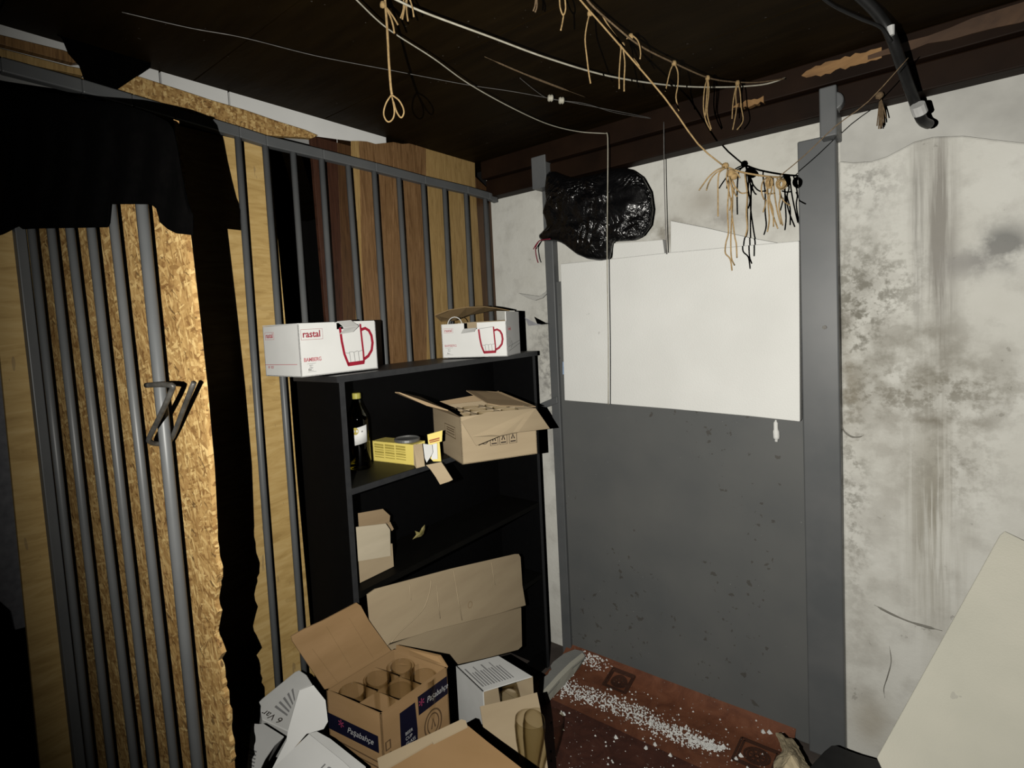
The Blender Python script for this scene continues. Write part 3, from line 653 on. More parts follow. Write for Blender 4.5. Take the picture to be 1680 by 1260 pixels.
fl_ = b1.left(); logo(fl_, .012, .103, .048, t1, M['redpale']); lm_ = MB().ribbon(fl_, [(.0, .032), (.172, .034)], .0014); part('print_lines', lm_, M['redpale'], t1)
text('07  027', fl_, .018, .022, .010, M['redpale'], t1)

# ---- right mug box, open
b2 = BX(.118, -.555, radians(17.9), .246, .150, .121, ST+.004)
t2 = thing('mug_box', 'open white mug box on the right end of the bookcase top, brown flap raised', 'box', b2.c())
body = merge(b2.wall('f', notch=(.36, .56, .022)), b2.wall('l'), b2.wall('b'), b2.bottom(), b2.wall('r', h1=1.27))
part('body', body, M['white'], t2)
ins = MB(); e = .0034
ins.box(b2.P(0, 1, 0)+b2.ex*e-b2.ey*e+b2.k*.004, b2.ex*(b2.w-2*e), -b2.ey*.001, b2.k*(b2.h+.0)); ins.box(b2.P(0, 0, 0)+b2.ex*e+b2.ey*e+b2.k*.004, b2.ex*.001, b2.ey*(b2.d-2*e), b2.k*(b2.h-.004))
ins.box(b2.P(1, 0, 0)-b2.ex*e+b2.ey*e+b2.k*.004, -b2.ex*.001, b2.ey*(b2.d-2*e), b2.k*(b2.h-.004))
part('lining', ins, M['cardboard2'], t2, 'bare brown inside of the box')
hA, hB = b2.P(-.02, 1, 1.01), b2.P(1, 1, 1.24)
fp = MB(); pts_ = []
n_ = 8
fA = [D(p, 2.02) for p in ((713, 517), (736, 508), (765, 503.5), (795, 502.5), (815, 505), (836, 509))]
fB = [D(p, 2.10) for p in ((724, 527), (745, 525), (765, 517), (795, 511), (815, 509), (836, 509.5))]
for i in range(5): fp.prism([fA[i], fA[i+1], fB[i+1], fB[i]], (0, 0, -.0025))
part('flap', fp, M['kraftdk'], t2, 'long curved brown flap shading the back of the box')
sf = MB().sheet([D(p, 1.88) for p in ((861, 521), (881, 531), (890, 532.5), (867, 534.5))], .002)
part('flap', sf, M['ironpale'], t2, 'pointed grey side flap bent out to the right')
tb2 = MB(); fr = b2.front(); tb2.prism([fr.at(.087, .102, .001), fr.at(.137, .103, .001), fr.at(.133, .090, .016), fr.at(.083, .086, .016)], fr.n*.0015)
part('tuck_tab', tb2, M['paper'], t2, 'small white tab folded over the notch')
arc = MB().ribbon(Frame(b2.P(0, .25, 0), b2.ex, b2.k), [(.010+.028*(1-cos(a)), .118+.028*sin(a)) for a in [i*pi/10 for i in range(11)]], .003, .001)
part('mug_rim', arc, M['paper'], t2, 'pale rounded rim showing over the front edge')
logo(fr, .010, .090, .036, t2, M['redpale']); text('BAMBERG', fr, .010, .040, .0118, M['redpale'], t2, sx=.9)
mug(fr, .142, .012, .092, t2, M['red'], .0062)
lm_ = MB()
for v0, w0 in ((.036, .03), (.011, .03)): lm_.ribbon(fr, [(.012, v0), (.012+w0, v0)], .0008)
part('print_lines', lm_, M['inkgrey'], t2)
text('0,5 l\nGlas', fr, .022, .029, .0055, M['inkgrey'], t2); text('6x...', fr, .019, .014, .0085, M['inkdark'], t2)
rr = b2.right(); logo(rr, .016, .088, .028, t2, M['redpale'])
lm_ = MB(); lm_.ribbon(rr, [(.01, .032), (.15, .050)], .0012); lm_.ribbon(rr, [(.02, .018), (.15, .040)], .0012)
lm_.ribbon(rr, [(.02, .035), (.022, .062), (.034, .062), (.036, .040), (.05, .052), (.056, .038), (.04, .028)], .0012)
part('print_lines', lm_, M['inkgrey'], t2)

# ================================================================== SECOND SHELF
SH = .990
# bottle
bx_, by_ = .092, -.935
bot = thing('bottle', 'dark glass bottle with a white label at the left of the upper shelf', 'bottle', (bx_, by_, SH))
bc = V((bx_, by_, SH))
part('body', MB().lathe([(0, .001), (.031, .001), (.034, .005), (.034, .155), (.031, .172), (.022, .192), (.0165, .208), (.0135, .216), (.0135, .232), (.011, .232), (.011, .217), (.014, .207), (.019, .192), (.028, .171), (.031, .154), (.031, .010), (0, .008)], bc, k=28), M['bottle'], bot, smooth=True)
part('cap', MB().lathe([(0, 0), (.0145, 0), (.0145, .016), (.012, .018), (0, .018)], bc+V((0, 0, .222)), k=24), M['foil'], bot, smooth=False)
lab = MB(); a0 = atan2(CAM.y-by_, CAM.x-bx_)
vs = []
nn_ = 18
for i in range(nn_+1):
    a = a0-1.15+i/nn_*2.0
    for zz in (.075+.014*(i/nn_), .128+.014*(i/nn_)): vs.append(bc+V((.0345*cos(a), .0345*sin(a), zz)))
lab.add(vs, [(2*i, 2*i+2, 2*i+3, 2*i+1) for i in range(nn_)])
ol = part('label', lab, M['white'], bot, 'white paper label', smooth=True); s_ = ol.modifiers.new('s', 'SOLIDIFY'); s_.thickness = .0004; s_.offset = 1
lab = MB()
def onlab(u, v): # u in radians from the label centre, v height
    a = a0+u; return bc+V((.0351*cos(a), .0351*sin(a), v*1.14+.006))
for k in range(12):
    q = k*pi/6; q2 = (k+1)*pi/6
    lab.add([onlab(-.28, .104), onlab(-.28+.30*cos(q), .104+.010*sin(q)), onlab(-.28+.30*cos(q2), .104+.010*sin(q2))], [(0, 1, 2)])
part('emblem', lab, M['inkolive'], bot, 'round gold and brown emblem on the label')
lab = MB()
for (u0, u1, v0, v1) in ((.25, .4, .100, .104), (-.1, .55, .087, .0885), (-.2, .6, .082, .083), (-.35, .1, .073, .075), (-.95, -.88, .070, .085), (-.75, -.68, .068, .088)):
    lab.add([onlab(u0, v0), onlab(u1, v0+.004*(u1-u0)), onlab(u1, v1+.004*(u1-u0)), onlab(u0, v1)], [(0, 1, 2, 3)])
part('print_lines', lab, M['inkgrey'], bot)
lab = MB().add([onlab(-1.1, .1075), onlab(-.62, .1095), onlab(-.62, .1115), onlab(-1.1, .1085)], [(0, 1, 2, 3)]); part('print_lines', lab, M['inkpurple'], bot)
# yellow carton
def dshelf(p): return Z(p, SH)
y0 = V((.155, -.955, SH)); 
yb = [dshelf((613, 756)), dshelf((680, 764))]
A = yb[0]; A = V((A.x, A.y, SH)); B_ = V((yb[1].x, yb[1].y, SH))
ex = (B_-A).normalized(); ey = V((-ex.y, ex.x, 0)); ey = ey if ey.x < 0 or ey.y > 0 else -ey
yc = thing('yellow_carton', 'opened yellow printed carton lying on the upper shelf', 'carton', (A+B_)/2)
L = (B_-A).length; H = .068; Wd = .06
print('yellow carton', A, B_, L)
fr = Frame(A, ex, (0, 0, 1))
inn = -fr.n
if inn.dot(V((0, 0, 1))) != 0: pass
part('body', merge(MB().box(A, ex*L, inn*.002, (0, 0, H)), MB().box(A+inn*Wd, ex*L, -inn*.002, (0, 0, H)), MB().box(A, ex*L, inn*Wd, (0, 0, .002)), MB().box(A+V((0, 0, H-.002)), ex*L, inn*Wd, (0, 0, .002)), MB().box(A, ex*.002, inn*Wd, (0, 0, H))), M['yellow'], yc)
pl = MB()
for c in range(3):
    u0 = .008+c*(L-.035)/3; 
    for r_ in range(6): pl.ribbon(fr, [(u0, .057-r_*.0082), (u0+(L-.035)/3-.006, .056-r_*.0082)], .0058 if r_ in (0, 1, 3) else .0028)
part('print_lines', pl, M['inkolive'], yc)
fA = [D(p, fd+.17) for p, fd in (((678, 729.5), 1.565), ((692.5, 727.5), 1.555), ((697, 765), 1.55), ((683, 768.5), 1.545), ((679, 762), 1.56))]
part('flap', MB().sheet(fA, .0018), M['cardboard2'], yc, 'plain brown end flap')
part('flap', MB().sheet([D(p, 1.74) for p in ((701, 713), (726, 706), (725, 724), (703, 731))], .0018), M['yellow'], yc, 'raised yellow top flap with rust lettering')
f2 = [D(p, 1.738) for p in ((704, 722), (721, 717.5), (721, 720), (704, 724.5))]; f3 = [D(p, 1.738) for p in ((705, 725), (721, 721), (721, 723), (705, 727))]
part('print_lines', merge(MB().sheet(f2, .0005), MB().sheet(f3, .0005)), M['inkorange'], yc)
part('flap', MB().sheet([D(p, 1.76) for p in ((709, 727), (721, 724), (724, 757), (711, 757), (706, 752))], .0018), M['yellow'], yc, 'yellow rear flap')
part('inner_sheet', MB().sheet([D(p, 1.752) for p in ((708, 728.5), (717, 727), (718, 753), (708, 754))], .001), M['white'], yc, 'bright white paper inside')
part('inner_sheet', MB().sheet([D(p, 1.735) for p in ((694, 728), (709, 730), (710, 742), (706, 750), (700, 759), (697, 752))], .001), M['paper'], yc, 'crumpled printed bag inside')
c0 = [(699, 763), (724, 758), (730, 766), (743, 787), (737, 790), (722, 795), (715, 783), (706, 770)]
part('flap', MB().sheet([D(p, 1.715-.02*max(0, (p[1]-762))/30) for p in c0], .0018), M['cardboard2'], yc, 'long brown flap hanging over the shelf edge')
lid = MB(); lc = V(D((673, 716.5), 1.60)); lc.z = SH+H+.002
lc = Z((673, 718), SH+H+.004); lc = V((min(max(lc.x, .13), .2), lc.y, 0)); lc = A+ex*L*.72+inn*.03
lid.lathe([(0, 0), (.040, 0), (.042, .002), (.042, .009), (.039, .011), (.037, .007), (0, .006)], V((lc.x, lc.y, SH+H+.001)), k=36)
single('tin_lid', lid, M['metallid'], 'round grey tin lid lying on the yellow carton', 'lid', smooth=False)

# brown box of glasses on the shelf
b3 = BX(.3586, -.7493, 1.0642, .261, .285, .150, SH+.001)
b3.o = V((.352, -.745, SH+.001))
t3 = thing('cardboard_box', 'open brown box of glasses overhanging the upper shelf, flaps spread', 'box', b3.c())
part('body', merge(b3.wall('f'), b3.wall('l'), b3.wall('r'), b3.wall('b'), b3.bottom()), M['cardboard2'], t3)
F_ = lambda a, b, c: b3.P(a, b, c)
# front flap folded out and down
h0, h1 = F_(0, 0, 1), F_(1, 0, 1)
dwn = lambda p, q: p
fl0 = [h0+b3.ey*-.004, h1+b3.ey*-.004, D((901.5, 704), 1.83), D((903, 700), 1.83)]
fA = [D((757, 691), 1.69), D((800, 676), 1.74), h1-b3.ey*.003, D((902, 703), 1.83), D((850, 709), 1.74), D((818, 716), 1.69), D((781.5, 731), 1.64), D((773, 717), 1.655)]
part('flap', MB().sheet(fA, .003), M['cardboard2'], t3, 'front flap folded down over the printed symbols')
# left flap, seen nearly edge-on
part('flap', MB().prism([h0, F_(0, 1, 1), D((690, 651), 1.72), D((648, 643), 1.60), D((655, 643.5), 1.58), D((700, 664), 1.60), D((735, 672.5), 1.62)], (0, 0, -.003)), M['cardboard'], t3, 'left flap standing out sideways')
part('flap', MB().sheet([D((765, 640.5), 1.98), D((797, 641.5), 2.02), D((822, 643), 2.0), D((879, 666.5), 1.885), D((820, 665), 1.86), D((800, 661.5), 1.87)], .003), M['cardboard'], t3, 'right flap lifted over the glasses')
part('flap', MB().sheet([F_(0, 1, 1), F_(1, 1, 1), F_(1, 1, 1)+V((0, 0, .03)), F_(0, 1, 1)+V((0, 0, .012))], .003), M['cardboard'], t3, 'back flap standing up')
fr = b3.front(); pic = MB()
for u0 in (.097, .129, .163): pic.ribbon(fr, [(u0, .047), (u0+.026, .047), (u0+.026, .085), (u0, .085)], .0018, closed=True)
for u0 in (.101, .133, .167):
    pic.ribbon(fr, [(u0, .053), (u0+.018, .053)], .004); pic.ribbon(fr, [(u0+.004, .061), (u0+.009, .075), (u0+.014, .061)], .004)
pic.ribbon(fr, [(.077+.013*cos(a*pi/8), .068+.013*sin(a*pi/8)) for a in range(16)], .002, closed=True)
part('symbol_print', pic, M['inkdark'], t3, 'row of black handling symbols')
fl_ = b3.left(); pic = MB().ribbon(fl_, [(.13, .075), (.235, .072), (.235, .108), (.13, .108)], .002, closed=True)
for v0 in (.083, .092, .099): pic.ribbon(fl_, [(.15, v0), (.225, v0)], .0025)
part('symbol_print', pic, M['inkbrown'], t3, 'framed dark print on the left side')
dv = MB()
for a in (1/3, 2/3): dv.box(F_(a, .02, .02), b3.ex*.002, b3.ey*b3.d*.96, b3.k*b3.h*.90)
for a in (.25, .5, .75): dv.box(F_(.02, a, .02), b3.ex*b3.w*.96, b3.ey*.002, b3.k*b3.h*.90)
part('divider', dv, M['cardboard2'], t3, 'brown card divider grid')
def glass(name, c, r, h, label, cat='glass', group=None, ax=(0, 0, 1), taper=.85, foot=.008):
    c = V(c); m = MB().lathe([(0, 0), (r*taper, 0), (r*taper, foot*.2), (r*.96, h*.6), (r, h-.001), (r-.0006, h), (r-.0022, h-.001), (r*.93-.001, h*.6), (r*taper-.003, foot), (0, foot)], c, ax, 36)
    return single(name, m, M['thinglass'], label, cat, group, smooth=True)
rows = ['front', 'second', 'third', 'back']; cols_ = ['left', 'middle', 'right']
for i in range(3):
    for j in range(4):
        glass('drinking_glass', F_((i+.5)/3, (j+.5)/4, 0)+V((0, 0, .005)), .030, .132, 'clear glass in the brown shelf box, %s row, %s column' % (rows[j], cols_[i]), group='glasses in the brown box on the upper shelf')

# ================================================================== THIRD SHELF
p = [(582, 865), (585, 838), (592, 836), (628, 835), (640, 846), (645, 868), (643, 880), (648, 912), (648.5, 947), (589, 965)]
xs = .205
a0_, a1_, a2_, a3_ = X((589.5, 963), xs), X((647.5, 947), xs), X((642, 912), xs), X((586, 920), xs)
cb = thing('small_carton', 'small pale cardboard carton with torn flaps at the left end of the middle shelf', 'carton', V((xs-.04, (a0_.y+a1_.y)/2, .695)))
def ctn(zb=.696):
    z1 = .775; z2 = .845
    yl_, yr_ = a0_.y, a1_.y
    yl_ = -1.086
    m1 = MB().prism([V((xs, yl_, zb)), V((xs, yr_, zb)), V((xs, yr_, zb+.072)), V((xs, yl_, zb+.072))], (-.10, 0, 0))
    return m1, yl_, yr_
m1, yl_, yr_ = ctn()
part('body', m1, M['cardboard2'], cb, bevel=.001)
m2 = MB().prism([X(q, xs+.006) for q in ((587, 921), (641, 912), (640, 869), (633, 859), (582, 865))], (-.002, 0, 0)); part('flap', m2, M['palecard'], cb, 'bright pale front flap standing up')
m2 = MB().prism([X(q, xs-.06) for q in ((584, 866), (588, 842), (628, 835), (640, 846), (638, 868)) ], (-.002, 0, 0)); part('flap', m2, M['cardboard'], cb, 'darker rear flap')
m2 = MB().sheet([X(q, xs-.02) for q in ((632, 858), (640, 856), (646, 868), (643, 871))], .002); part('flap', m2, M['cardboard'], cb, 'small torn corner flap')
lf = MB(); c = Z((688, 884), .700); c = X((686, 877), .15)
pts_ = [(677, 885), (683, 877), (681, 871), (688, 874), (692, 866), (697, 861), (697, 868), (695, 876), (691, 880), (684, 882)]
P = [X(q, .16) for q in pts_]; cen = sum(P, V())/len(P)+V((.008, 0, 0))
lf.add(P+[cen], [(i, (i+1) % len(P), len(P)) for i in range(len(P))])
lo2 = single('dry_leaf', lf, M['leafm'], 'small curled dry leaf in the middle shelf of the bookcase', 'leaf'); s_ = lo2.modifiers.new('s', 'SOLIDIFY'); s_.thickness = .001

# big folded cardboard sheet leaning on the front
cs = thing('cardboard_sheet', 'large folded cardboard sheet leaning against the front of the bookcase', 'cardboard', X((740, 1060), .29))
top = [(603, 975), (616, 966), (740, 933), (845, 909), (851, 909), (854, 914), (857, 960), (862.5, 993), (845, 998), (800, 1012), (700, 1037), (640, 1055), (632, 1062), (607, 1018)]
def xt(p, kk=.0): # leaning plane: further out lower down
    return .262+.00028*(p[1]-910)
part('upper_panel', MB().sheet([X(q, .262+.030*(q[1]-975+.24*(q[0]-603))/90.) for q in top], .004), M['cardboard2'], cs)
low = [(640, 1056), (700, 1038), (800, 1013), (855, 998), (856.5, 1060), (850, 1066), (800, 1079), (742, 1092), (735, 1072), (700, 1068), (652, 1062)]
low = [(636, 1060), (700, 1037), (800, 1012), (855, 997), (856.5, 1060), (850, 1066), (800, 1079), (742, 1092), (690, 1130), (640, 1110)]
part('lower_panel', MB().sheet([X(q, .292-.020*(q[1]-1000+.24*(q[0]-855))/90.) for q in low], .004), M['cardboard2'], cs)
c1 = [(707, 952), (706, 965), (697, 995), (680, 1015), (655, 1038), (642, 1054)]
for cc_, rr_, sm_ in ((c1, .0016, 3), (((744, 936), (752, 985), (758, 1018)), .0013, 0), (((716, 960), (722, 1015)), .0013, 0), (((806, 922), (812, 960)), .0012, 0), (((672, 958), (674, 985)), .0012, 0)):
    part('crease', MB().tube([X(q, .262+.030*(q[1]-975+.24*(q[0]-603))/90.+.0006) for q in cc_], rr_, 6, sm_), M['cardboard2'], cs, 'crease line', smooth=True)
rg = MB(); fr = Frame(X((771, 992), .262+.030*(992-975+.24*168)/90.), (0, 1, 0), (-.1, 0, 1))
rg.ribbon(fr, [(.010*cos(a*pi/8), .010*sin(a*pi/8)) for a in range(16)], .003, closed=True); part('stain_ring', rg, M['cardboard'], cs, 'faint round stain')

# ================================================================== BOXES ON THE FLOOR
# glass box
KB = .88; zt = 1.42-1.02*KB
pF, pL, pR = Z((624.5, 1172), zt), Z((533, 1131), zt), Z((733, 1095), zt)
w5 = (pR-pF); d5 = (pL-pF)
print('glassbox', pF, pL, pR, w5.length, d5.length, degrees(w5.angle(d5)))
t5 = atan2(w5.y, w5.x)
BH = .27; b5 = BX(pF.x, pF.y, t5, w5.length, d5.length*.97, BH, zt-BH)
if True:
    # ey may not be exactly square; use the measured corner average
    e1 = w5.normalized(); e2 = d5.normalized(); b5.ex = e1; b5.ey = e2
sup = b5.c(); single('cardboard_box', MB().box(V((b5.o.x, b5.o.y, 0))+b5.ex*.005+b5.ey*.005, b5.ex*(b5.w-.01), b5.ey*(b5.d-.01), (0, 0, zt-BH-.001)), M['kraftdk'], 'closed brown box underneath the navy banded glass box', 'box')
g5 = thing('glass_box', 'open brown box with navy bands holding six glasses, on the floor', 'box', b5.c())
part('body', merge(b5.wall('f', .004), b5.wall('l', .004), b5.wall('r', .004), b5.wall('b', .004), b5.bottom()), M['kraft'], g5)
rf = Frame(b5.P(0, 0, 0), b5.ex, b5.k); lf5 = Frame(b5.P(0, 1, 0), -b5.ey, b5.k)
part('band', MB().prism([lf5.at(.0, BH-.100, .0004), lf5.at(b5.d*.93, BH-.100, .0004), lf5.at(b5.d*.93, BH-.058, .0004), lf5.at(.0, BH-.058, .0004)], lf5.n*.0004), M['navy'], g5, 'navy band on the left side')
text('Paşabahçe', lf5, b5.d*.36, BH-.086, .0215, M['inkwhite'], g5, shear=.35, sx=.95)
text('*', lf5, b5.d*.20, BH-.094, .045, M['inkpink'], g5)
part('band', MB().prism([rf.at(b5.w*.52, BH-.070, .0004), rf.at(b5.w*.99, BH-.070, .0004), rf.at(b5.w*.99, BH-.022, .0004), rf.at(b5.w*.52, BH-.022, .0004)], rf.n*.0004), M['navy'], g5, 'navy band on the right side')
text('Paşabahçe', rf, b5.w*.65, BH-.054, .0215, M['inkwhite'], g5, shear=.3, sx=.85)
text('*', rf, b5.w*.53, BH-.064, .045, M['inkpink'], g5)
part('band', MB().prism([rf.at(b5.w*.26, 0.02, .0004), rf.at(b5.w*.45, .02, .0004), rf.at(b5.w*.49, BH-.10, .0004), rf.at(b5.w*.475, BH-.03, .0004), rf.at(b5.w*.25, BH-.03, .0004), rf.at(b5.w*.24, BH-.12, .0004)], rf.n*.0004), M['navy'], g5, 'upright navy panel next to the corner')
for k, s_t in enumerate(('BEER', 'CUP', 'GLASS', 'GLASS')): text(s_t, rf, b5.w*.31, BH-.095-k*.013, .0115, M['inkwhite'], g5)
em = MB(); em.ribbon(rf, [(b5.w*.73+.030*cos(a*pi/12), BH-.118+.036*sin(a*pi/12)) for a in range(24)], .004, closed=True)
em.ribbon(rf, [(b5.w*.73+.020*cos(a*pi/12), BH-.118+.026*sin(a*pi/12)) for a in range(24)], .003, closed=True)
em.ribbon(rf, [(b5.w*.70, BH-.13), (b5.w*.73, BH-.105), (b5.w*.76, BH-.13)], .004)
for k in range(4): em.ribbon(rf, [(b5.w*.04, BH-.075-k*.03), (b5.w*.10, BH-.075-k*.03), (b5.w*.10, BH-.095-k*.03), (b5.w*.04, BH-.095-k*.03)], .004, closed=True)
for k in range(6): em.ribbon(lf5, [(b5.d*.2, BH-.122-k*.014), (b5.d*.9, BH-.124-k*.014)], .003)
part('print_lines', em, M['inkbrown'], g5, 'brown emblem, symbols and text lines')
# flaps: left flap stands up, lid flap thrown back, right flap up
part('flap', MB().sheet([b5.P(0, 1, 1), b5.P(0, .04, 1), b5.P(0, .02, 1)+V((0, 0, .012)), D((607, 1146), 1.31), b5.P(0, 1, 1)+V((0, 0, .002))], .004), M['kraft'], g5, 'low front flap') if False else None
lidp = [(533, 1131), (480, 1052), (478, 1044), (499, 1032), (530, 1018), (585, 989), (592, 994), (605, 1018), (634, 1058), (650, 1078), (598, 1112)]
bl, br = b5.P(0, 1, 1), b5.P(1, 1, 1)
def lidplane(p):
    # back flap leaning back from the rear edge
    P0 = bl; e = (br-bl).normalized(); upv = V((-.10, .0, 1)).normalized(); n_ = e.cross(upv)
    return on(p, P0, n_)
LP = [lidplane(q) for q in lidp]
part('lid_flap', MB().sheet(LP, .004), M['kraft'], g5, 'large brown lid flap thrown back with score lines')
for a, b in (((535, 1028), (575, 1095)), ((572, 1014), (612, 1080)), ((512, 1065), (555, 1122))): part('crease', MB().tube([lidplane(a), lidplane(b)], .0012, 6), M['kraft'], g5)
rp0, rp1 = b5.P(1, 1, 1), b5.P(1, 0, 1)
rfl = [(651, 1062), (700, 1072), (725, 1079), (733, 1096), (690, 1112), (655, 1092)]
bk = [D((651, 1062), 1.72), D((722, 1075), 1.66), D((733, 1096), 1.645), D((700, 1108), 1.66), D((650, 1100), 1.74)]
part('flap', MB().sheet([D((650, 1059), 1.54), D((722, 1076), 1.49), D((734, 1095), 1.468), D((728, 1112), 1.485), D((648, 1090), 1.56)], .004), M['kraft'], g5, 'back right flap standing up behind the glasses')
dv = MB()
dv.box(b5.P(.02, .5, .5), b5.ex*b5.w*.96, b5.ey*.003, b5.k*b5.h*.44)
for a in (1/3, 2/3): dv.box(b5.P(a, .02, .5), b5.ex*.003, b5.ey*b5.d*.96, b5.k*b5.h*.44)
part('divider', dv, M['kraft'], g5)
dv = MB().box(b5.P(.02, .02, .485), b5.ex*b5.w*.96, b5.ey*b5.d*.96, (0, 0, .004)); part('inner_tray', dv, M['kraft'], g5, 'brown tray the glasses stand on')
hi = {(0, 0): -.01, (0, 1): .004, (1, 1): .006}
spots = [(577, 1133, 'front left glass in the navy banded box'), (617, 1113, 'middle glass of the left row in the navy banded box'), (655, 1093, 'rear glass, tallest, in the navy banded box'),
         (655, 1132, 'front right glass in the navy banded box, nearest the corner'), (694, 1109, 'right rear glass in the navy banded box')]
hts = [zt-.012, zt+.004, zt+.024, zt-.012, zt-.004]; gb = b5.P(0, 0, .5).z+.0045
for (x_, y_, lab_), hz in zip(spots, hts):
    q = Z((x_, y_), hz); r_ = .0335
    m_ = glass('beer_glass', V((q.x, q.y, gb)), r_, hz-gb, lab_, group='glasses in the navy banded box')
# white carton with pint glass, open at the front
zt6 = .37
q1, q2, q3, q4 = Z((792, 1134), zt6), Z((874, 1109), zt6), Z((818, 1075), zt6), Z((748, 1092), zt6)
print('whitebox', q1, q2, q3, q4, (q2-q1).length, (q4-q1).length)
e1 = (q2-q1); e2 = (q3-q2)
t6 = thing('white_carton', 'white carton with brown inside and drooping front flap right of the navy banded box', 'carton', (q1+q2+q3+q4)/4-V((0, 0, zt6)))
dn = V((0, 0, -1))
part('top_panel', MB().prism([q1, q2, q3, q4], (0, 0, -.003)), M['paper'], t6)
part('side_panel', MB().prism([q1, q4, q4+dn*zt6, q1+dn*zt6], (e1.normalized())*.003), M['paper'], t6)
part('side_panel', MB().prism([q2, q3, q3+dn*zt6, q2+dn*zt6], (-e1.normalized())*.003), M['cardboard2'], t6)
part('back_panel', MB().prism([q4, q3, q3+dn*zt6, q4+dn*zt6], (-e2.normalized())*.003), M['cardboard2'], t6)
part('inner_flap', MB().prism([q1+dn*.004+e1*.02, q1+e1*.36+dn*.004+e2*.1, q1+e1*.40+dn*.075+e2*.1, q1+e1*.02+dn*.09], e2.normalized()*.003), M['cardboard2'], t6, 'brown inner side flap')
fl6 = [(787.5, 1159), (840, 1147), (881, 1136), (886, 1160), (889, 1178), (899, 1262), (903, 1300), (860, 1290), (845, 1262), (794, 1202)]
part('flap', MB().sheet([on(q, q1+dn*.05+V((.02, -.02, 0)), V((e1.y, -e1.x, .25))) for q in fl6], .003), M['cardboard2'], t6, 'broad brown front flap hanging down')
f6 = Frame(q1, e1, (q4-q1)); pr = MB()
Lx, Ly = e1.length, (q4-q1).length
for k in range(12):
    u = Lx*(.08+.055*k); pr.ribbon(f6, [(u, Ly*.12), (u, Ly*(.62 if k % 3 else .80))], Lx*.018 if k % 2 else Lx*.028)
part('print_lines', pr, M['inkgrey'], t6, 'rows of small grey print')
# pint glass seen end-on inside the carton
gc = Z((834, 1136), .305); gax = (CAM-gc).normalized()
gax = V((gax.x, gax.y, .03)).normalized()
part('inner_tray', MB().prism([q1+e1*.06+e2*.05+dn*.102, q2-e1*.06+e2*.05+dn*.102, q3-e1*.06-e2*.05+dn*.102, q4+e1*.06-e2*.05+dn*.102], (0, 0, -.004)), M['cardboard2'], t6, 'brown card tray inside')
glass('pint_glass', gc-gax*.09, .032, .12, 'glass lying inside the white carton, its round base showing', ax=-gax if False else gax, taper=.9)
# tall glass in front
tg = D((871, 1245), 1.42)
zb = tg.z-.03
prof = [(0, 0), (.028, 0), (.029, .004), (.023, .03), (.024, .055), (.034, .115), (.0375, .150), (.036, .170), (.0352, .1705), (.0345, .169), (.0355, .150), (.032, .115), (.0215, .056), (.020, .034), (.012, .022), (0, .020)]
tg0 = D((868, 1268), 1.36)
tall = single('beer_glass', MB().lathe(prof, tg0+V((0, 0, -.03)), V((.05, .02, 1)), 40), M['tallglass'], 'tall curved beer glass standing alone in front of the white carton', 'glass', smooth=True)
gz = tg0.z-.03
under = thing('cardboard_box', 'closed brown box at the bottom edge carrying the tall beer glass', 'box', (tg0.x+.02, tg0.y-.05, 0))
part('body', MB().cube(tg0.x-.05, tg0.x+.10, tg0.y-.16, tg0.y+.04, 0, gz-.0005), M['kraft'], under, bevel=.002)
# front cardboard box whose lid tilts towards the viewer
fp = [((621, 1241), 1.22), ((700, 1209), 1.25), ((757, 1181), 1.28), ((768, 1186), 1.28), ((800, 1216), 1.25), ((850, 1262), 1.22), ((905, 1315), 1.18), ((640, 1330), 1.10)]
t7 = thing('cardboard_box', 'open cardboard box at the bottom centre with a paler taped rim', 'box', V((D((740, 1300), 1.2).x, D((740, 1300), 1.2).y, 0)))
A7, B7, C7 = D((619, 1244), 1.20), D((757, 1181), 1.28), D((860, 1262), 1.14)
n7 = (B7-A7).cross(C7-A7).normalized()
def pl7(q, off=0): return on(q, A7+n7*off, n7)
rim = [(619, 1244), (757, 1180), (764, 1182), (767, 1191), (711, 1219), (709, 1217), (632, 1262), (622, 1264)]
part('rim', MB().sheet([pl7(q) for q in rim], .006), M['cardboard2'], t7, 'paler taped rim strip')
inn7 = [(622, 1262), (632, 1259), (710, 1217), (767, 1190), (800, 1217), (858, 1262), (905, 1310), (860, 1400), (640, 1400)]
part('panel', MB().sheet([pl7(q, -.004 if n7.dot(CAM-A7) > 0 else .004) for q in inn7], .004), M['kraft'], t7)
a7 = pl7((619, 1244)); b7 = pl7((757, 1181)); hv = (b7-a7).normalized()
part('back_panel', MB().prism([a7+V((0, .004, -.004)), b7+V((0, .004, -.004)), V((b7.x, b7.y+.004, .0)), V((a7.x, a7.y+.004, 0))], (V((hv.y, -hv.x, 0)))*.003), M['kraftdk'], t7)

# white printed boxes in the lower left corner
def carton(name, label, cat, top, dpt, m, zdrop=None, extra=None):
    P = [D(p, d) for p, d in top]; return P
t8 = thing('white_carton', 'white carton standing on its corner beside the plywood, upside-down print on it', 'carton', V((D((470, 1160), 1.5).x, D((470, 1160), 1.5).y, 0)))
A8 = D((425, 1153), 1.46); B8 = D((490, 1100), 1.58); C8 = D((475, 1205), 1.40); n8 = (B8-A8).cross(C8-A8).normalized()
def pl8(q, off=0): return on(q, A8+n8*off, n8)
face = [(425, 1151), (430, 1146), (484, 1102), (491, 1099), (503, 1107), (513, 1123), (491, 1133), (473, 1200), (430, 1180)]
s8 = 1 if n8.dot(CAM-A8) > 0 else -1
part('body', MB().sheet([pl8(q) for q in face], .10), M['paper'], t8, bevel=.002)
fr8 = Frame(pl8((460, 1186)), pl8((436, 1166))-pl8((460, 1186)), pl8((478, 1160))-pl8((460, 1186)))
fr8 = Frame(pl8((464, 1182)), pl8((440, 1170))-pl8((464, 1182)), pl8((450, 1195))-pl8((464, 1182)))
